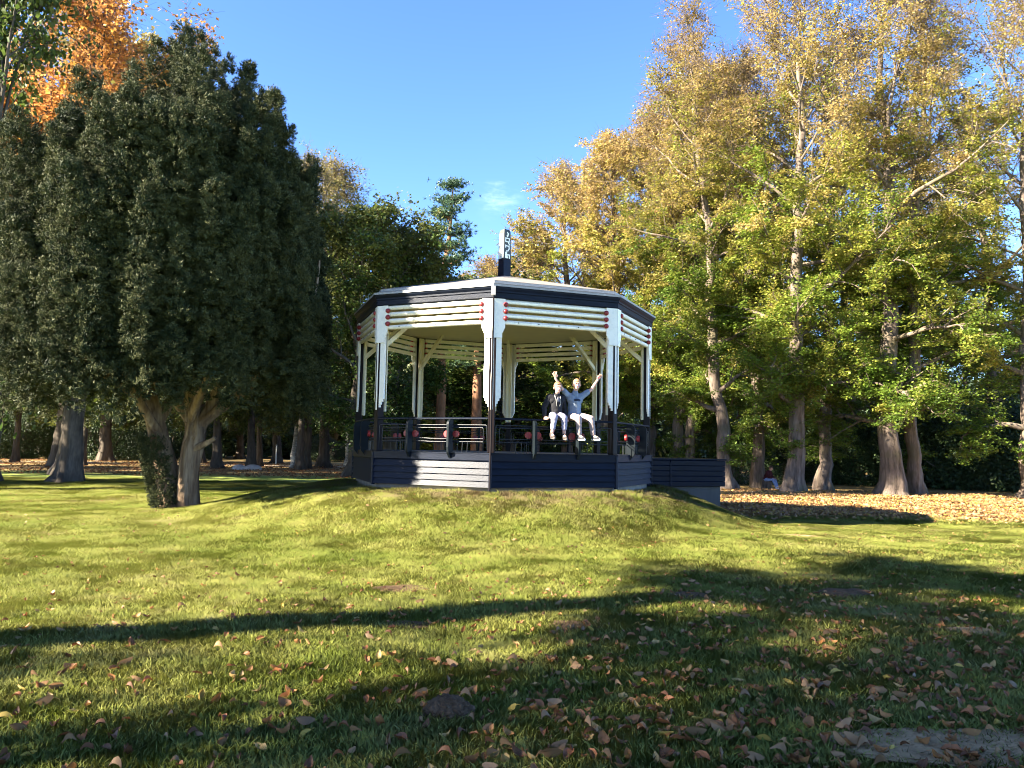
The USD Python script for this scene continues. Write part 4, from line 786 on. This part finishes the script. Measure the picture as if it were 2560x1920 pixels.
far = np.arange(n) >= len(xr); idx = np.where(far, rng.choice(12, n, p=np.array([.04, .38, .04, .25, .08, .21] * 2) / 2), rng.choice(12, n, p=np.array([.26, .2, .18, .10, .21, .05] * 2) / 2))
idx[len(xr) + len(x2):len(xr) + len(x2) + n3] = rng.choice([0, 2, 6, 8, 4], n3)
instancer('/World/leaf_litter', [(f'leaf_{q:03d}', fallen(q, .080 + .012 * (q % 4)), LM[q % 6], 50) for q in range(12)], np.column_stack([xa, ya, gz(xa, ya) + .03]),
          quat_from(np.column_stack([rng.normal(0, .35, (n, 2)), np.ones(n)]), rng.uniform(0, 6.28, n)), np.repeat((rng.uniform(.5, 1.15, n) * np.where(far, np.where(np.arange(n) >= n - len(x4), .6, 1.3), np.interp(ya, [4, 13], [1, .55])))[:, None], 3, 1), idx, 'stuff', 'autumn leaves scattered over lawn and under the trees', 'leaf litter')
# ------------------------------------------------------------------ people
def ball(c, r, seg=14): return m3.Manifold.sphere(r, seg).translate(tuple(map(float, c)))
def bone(a, ra, b, rb): return m3.Manifold.batch_hull([ball(a, ra), ball(b, rb)])
def blend(bones, ref=.022, it=7):
    u = m3.Manifold.batch_boolean([bone(*b) for b in bones], m3.OpType.Add).refine_to_length(ref).to_mesh()
    t = trimesh.Trimesh(u.vert_properties[:, :3], u.tri_verts); trimesh.smoothing.filter_taubin(t, iterations=it); return t
def chain(pts, rs): return [(pts[q], rs[q], pts[q + 1], rs[q + 1]) for q in range(len(pts) - 1)]
def V(*a): return np.array(a, float)
def hand(w, d, side, curl=.35, spread=.22, s=1.0):
    """palm and five fingers from wrist w along d; side = direction from little finger to thumb"""
    d = unit(V(*d)); sd = unit(V(*side) - d * (V(*side) @ d)); nr = np.cross(d, sd); o = []
    k0 = [w + d * .088 * s + sd * q * s for q in (.030, .010, -.011, -.030)]
    for q in k0: o.append((w + d * .01, .019 * s, q, .0125 * s))
    for q, (ln, f) in enumerate(zip((.070, .078, .072, .056), (1.2, .35, -.4, -1.25))):
        dd = unit(d + sd * f * spread); p1 = k0[q] + dd * ln * .45 * s; d2 = unit(dd + nr * curl); p2 = p1 + d2 * ln * .32 * s; d3 = unit(d2 + nr * curl); p3 = p2 + d3 * ln * .26 * s
        o += chain([k0[q], p1, p2, p3], [.0115 * s, .010 * s, .009 * s, .008 * s])
    b = w + d * .030 * s + sd * .026 * s; t1 = b + unit(sd * .8 + d * .75) * .042 * s; t2 = t1 + unit(sd * .35 + d + nr * curl * .6) * .030 * s
    return o + chain([b, t1, t2], [.016 * s, .012 * s, .009 * s])
skin = M('skin', {'p': ('principled_bsdf', {'base_color': (.46, .27, .20), 'roughness': .5, 'subsurface_weight': .15, 'subsurface_scale': .02})})
cloth = lambda n, c: paint(n, c, .9, .12, 18, .3, spec=.2)
def person(x, C):
    """C: joints in (right, outward, up); parts of clothing"""
    g = lambda p: V(p[0], -p[1], p[2]); J = {k: g(v) for k, v in C['j'].items()}
    h, hd = J['head'], unit(g(C['look']))
    rt = unit(np.cross(hd, [0, 0, 1])); up = np.cross(rt, hd)
    B = [(J['pelvis'], .125, J['belly'], .115), (J['belly'], .115, J['chest'], .125), (J['chest'] - [.07, 0, 0], .105, J['chest'] + [.07, 0, 0], .105), (J['chest'], .10, J['neck'], .056), (J['neck'], .055, h - up * .05, .056)]
    B += [(h + up * .025 - hd * .015, .092, h - up * .055 + hd * .03, .062), (h - up * .055 + hd * .03, .062, h - up * .085 + hd * .052, .036),
          (h + up * .0 + hd * .085, .013, h - up * .035 + hd * .105, .016), (h - rt * .093 + up * -.01, .018, h - rt * .088 - up * .035, .013), (h + rt * .093 + up * -.01, .018, h + rt * .088 - up * .035, .013), (h - rt * .04 + up * .028 + hd * .072, .018, h + rt * .04 + up * .028 + hd * .072, .018)]
    cl = {'top': [(J['pelvis'] - [.04, 0, 0], .128, J['pelvis'] + [.04, 0, 0], .128), (J['pelvis'], .142, J['belly'], .145), (J['belly'], .145, J['chest'] - [0, 0, .03], .145), (J['chest'] - [.085, 0, -.02], .108, J['chest'] + [.085, 0, .02], .108), (J['chest'] + [0, 0, .06], .10, J['neck'] - [0, 0, .015], .062)], 'legs': [(J['pelvis'] + [-.05, 0, -.005], .118, J['pelvis'] + [.05, 0, -.005], .118)], 'shoes': [], 'soles': []}
    for s in 'lr':
        sh, el, wr = J['sh' + s], J['el' + s], J['wr' + s]
        B += chain([J['chest'] + (sh - J['chest']) * .5, sh, el, wr], [.085, .052, .040, .027])
        B += hand(wr, wr - el if not C.get('hd' + s) else g(C['hd' + s]), g(C['th' + s]), C.get('curl', .3), C.get('spread', .25))
        sl = C['sleeve']; e2 = sh + (el - sh) * min(sl, 1); a = [J['chest'] + (sh - J['chest']) * .5, sh, e2]; r = [.098, .066, .058]
        if sl > 1: a.append(el + (wr - el) * (sl - 1)); r.append(.040); r[2] = .054
        cl['top'] += chain(a, r)
        hp, kn, an, to = J['hp' + s], J['kn' + s], J['an' + s], J['to' + s]
        B += chain([hp, kn, an], [.078, .052, .036]) + [(an, .038, to, .026)]
        cl['legs'] += chain([hp, kn, an + (kn - an) * C.get('cuff', .12)], [.094, .067, .052])
        fd = unit(to - an); fl = V(fd[0], fd[1], 0); fl = unit(fl)
        cl['shoes'] += [(an + [0, 0, .01], .05, an - [0, 0, .045], .046), (an - [0, 0, .05], .044, to, .036)]
        for q in (an - [0, 0, .075] - fl * .03, ): cl['soles'] += [(q, .030, to - [0, 0, .028] + fl * .02, .030)]
    part(x, 'body', blend(B, .016, 5), skin, True)
    fold = lambda t, k, a: (setattr(t, 'vertices', t.vertices + t.vertex_normals * (a * meshkit.noise(t.vertices * [k, k, k * 1.7], 5) + a * .6 * meshkit.noise(t.vertices * k * 2.4, 6))[:, None]), t)[1]
    part(x, C['topname'], fold(blend(cl['top'], .017), 11, .014), C['topm'], True); part(x, C['legname'], fold(blend(cl['legs'], .017), 13, .011), C['legm'], True)
    part(x, 'shoes', blend(cl['shoes'], .02, 4), C['shoem'], True); part(x, 'shoe_soles', blend(cl['soles'], .02, 3), C['solem'], True)
    hr = m3.Manifold.sphere(1, 28).scale((.100, .110, .105)).translate(tuple(h + up * .032 - hd * .022))
    T = np.eye(4)[:3]; R_ = np.column_stack([rt, hd, up])
    cut = m3.Manifold.cube((.3, .3, .3), True).translate((0, .15 + .048, -.15 + C.get('fringe', .062)))
    cut = cut.transform(np.column_stack([R_, h]).tolist()) if False else m3.Manifold.hull_points((np.array([[a, b, c] for a in (-.15, .15) for b in (.030, .30) for c in (-.3, C.get('fringe', .055))]) @ R_.T + h).tolist())
    low = m3.Manifold.hull_points((np.array([[a, b, c] for a in (-.15, .15) for b in (-.3, .3) for c in (-.4, C.get('nape', -.05))]) @ R_.T + h).tolist())
    hm = (hr - cut - low).refine_to_length(.02).to_mesh(); ht = trimesh.Trimesh(hm.vert_properties[:, :3], hm.tri_verts); trimesh.smoothing.filter_taubin(ht, iterations=4)
    ht.vertices += ht.vertex_normals * (.006 * meshkit.noise(ht.vertices * 60, 3))[:, None]
    part(x, 'hair', ht, C['hairm'], True)
    ey = [trimesh.creation.icosphere(1, .011) for _ in 'lr']
    for q, s in zip(ey, (-1, 1)): q.apply_translation(h + rt * .034 * s + up * .012 + hd * .083)
    part(x, 'eyes', cat_mesh(ey), iron, True)
    mo = trimesh.creation.icosphere(2, 1.0); mo.vertices = (mo.vertices * [.024, .006, .008]) @ R_.T + h - up * .058 + hd * .091; part(x, 'mouth', mo, lip_m, True)
    return J
lip_m = cloth('lips', (.45, .14, .12)); blond = paint('blond_hair', (.30, .17, .07), .55, .3, 30, .6); fair = paint('fair_hair', (.20, .10, .045), .5, .3, 30, .6)
TH0 = PHI + PI / 8
def on_rail(px):          # position along the right front face under a picture column
    t, n = face(0)
    for s in np.linspace(-HS, HS, 400):
        p = np.array([CX, CY, ZR]) + t * s + n * (AP - .06); d = p - EYE; q = 1280 + FPX * (d @ CR) / (d @ _f)
        if q >= px: return p
MANP, GIRLP = on_rail(1437.0), on_rail(1389.0)
man = thing('person', 'person in grey T-shirt and pale trousers sitting on the railing, both arms raised', 'person', MANP, TH0, 'people sitting on the bandstand railing')
mj = dict(pelvis=(0, -.03, .115), belly=(0, -.05, .27), chest=(0, -.03, .46), neck=(0, -.01, .66), head=(.015, .03, .835),
          shl=(-.185, -.03, .575), ell=(-.38, .04, .74), wrl=(-.53, .06, .94), shr=(.185, -.02, .575), elr=(.40, .04, .735), wrr=(.53, .08, .95),
          hpl=(-.085, .0, .085), knl=(-.10, .41, .03), anl=(-.09, .44, -.37), tol=(-.05, .60, -.43), hpr=(.085, .0, .085), knr=(.22, .40, .03), anr=(.26, .44, -.37), tor=(.33, .58, -.42))
person(man, dict(j=mj, look=(-.2, 1, -.04), thl=(.9, .2, .3), thr=(-.9, .3, .2), hdl=(-.25, .1, 1), hdr=(.5, .2, .8), sleeve=.55, topname='tshirt', topm=cloth('grey_cotton', (.17, .20, .24)), legname='trousers', legm=cloth('pale_cotton', (.25, .195, .18)),
                 shoem=cloth('dark_shoe', (.03, .03, .035)), solem=cloth('white_sole', (.80, .78, .74)), hairm=blond, spread=.4))
pr_ = trimesh.creation.icosphere(3, 1.0); pr_.vertices = pr_.vertices * [.085, .012, .035] + [0, -.03 - .080, .46]; part(man, 'chest_print', pr_, cloth('print_navy', (.02, .025, .04)), True)
girl = thing('person', 'person in black hooded jacket and lilac leggings sitting on the railing, hands on the rail', 'person', GIRLP, TH0, 'people sitting on the bandstand railing')
gj = dict(pelvis=(0, -.02, .115), belly=(0, -.02, .25), chest=(0, 0, .42), neck=(.01, .03, .575), head=(.015, .075, .735),
          shl=(-.165, .0, .515), ell=(-.275, -.04, .27), wrl=(-.285, .02, .06), shr=(.165, -.01, .515), elr=(.24, -.08, .27), wrr=(.245, -.01, .065),
          hpl=(-.08, .0, .085), knl=(-.20, .40, .04), anl=(-.25, .38, -.35), tol=(-.26, .53, -.41), hpr=(.08, .0, .085), knr=(.03, .42, .03), anr=(.04, .40, -.37), tor=(.03, .54, -.43))
person(girl, dict(j=gj, look=(-.15, 1, -.08), thl=(.8, .4, 0), thr=(-.8, .4, 0), hdl=(-.05, .75, -.5), hdr=(.05, .75, -.5), sleeve=1.85, topname='jacket', topm=cloth('black_fleece', (.014, .014, .016)), legname='leggings', legm=cloth('lilac_denim', (.22, .21, .27)),
                  shoem=cloth('dark_boot', (.05, .04, .035)), solem=cloth('boot_sole', (.10, .09, .08)), hairm=fair, curl=.5, fringe=.07, nape=-.12, cuff=.38))
cds = []
for s in (-1, 1): cds.append(tube([(s * .05, .02, .60), (s * .065, -.09, .53), (s * .055, -.142, .45), (s * .045 - .01, -.155, .30)], [.015, .013, .008, .005], 7))
part(girl, 'scarf', join(cds), cloth('grey_scarf', (.26, .25, .22)), True)
ins = trimesh.creation.icosphere(3, 1.0); ins.vertices = ins.vertices * [.040, .02, .10] + [0, -.135, .42]; part(girl, 'grey_shirt', ins, cloth('grey_shirt', (.10, .10, .115)), True)
mp = base_at(598, depth=62); x = thing('marker_post', 'thin pale post standing by the far path, left of the white birch', 'post', mp)
part(x, 'shaft', tube([(0, 0, -.1), (0, 0, 1.5)], [.05, .045], 8), white, 40); part(x, 'cap', tube([(0, 0, 1.5), (0, 0, 1.56), (0, 0, 1.6)], [.06, .055, .01], 8), zinc, 40)
for q, (dx, lab) in enumerate([(520, 'pale stone left of the mottled trunk, half sunk in leaves'), (548, 'larger pale stone at the foot of the mottled trunk')]):
    b = base_at(dx, depth=48.5); x = thing('stone', lab, 'stone', b); m = trimesh.creation.icosphere(3, 1.0); m.vertices = m.vertices * (1 + .25 * meshkit.noise(m.vertices * 1.6, q))[:, None] * [.42 + .12 * q, .3, .26] + [0, 0, .08]; part(x, 'block', m, paint('pale_stone_%d' % q if q else 'pale_stone', (.34, .31, .27), .9, .25, 5, .8), True)
# the person far off under the limes, sitting on a stump
FP = base_at(1655, depth=41.5); q = np.array(FP) + [0, 0, .05]
st_ = thing('tree_stump', 'low tree stump under the far seated person', 'stump', (q[0], q[1], q[2] - .1)); v, f = tube([(0, 0, 0), (0, 0, .2), (.01, 0, .5)], [.36, .27, .25], 14); part(st_, 'stump', (v, f), lime_bark, 30)
far_ = thing('person', 'person in dark red jacket and blue jeans sitting far off under the limes', 'person', (q[0], q[1], q[2] + .41), .75)
fj = dict(pelvis=(0, -.02, .115), belly=(0, .03, .25), chest=(0, .12, .40), neck=(0, .20, .54), head=(0, .27, .68), shl=(-.17, .12, .49), ell=(-.25, .20, .24), wrl=(-.14, .40, .17), shr=(.17, .12, .49), elr=(.25, .20, .24), wrr=(.14, .40, .17),
          hpl=(-.08, 0, .085), knl=(-.11, .42, .10), anl=(-.11, .62, -.29), tol=(-.11, .78, -.36), hpr=(.08, 0, .085), knr=(.11, .42, .10), anr=(.12, .56, -.29), tor=(.12, .72, -.36))
person(far_, dict(j=fj, look=(-.1, 1, -.35), thl=(.8, .4, 0), thr=(-.8, .4, 0), sleeve=1.85, topname='jacket', topm=cloth('dark_red_jacket', (.05, .012, .015)), legname='jeans', legm=cloth('blue_jeans', (.22, .30, .48)), shoem=cloth('white_shoe', (.6, .6, .6)), solem=cloth('white_sole_far', (.7, .7, .7)), hairm=paint('brown_hair', (.08, .045, .025), .5, .3, 30, .5)))
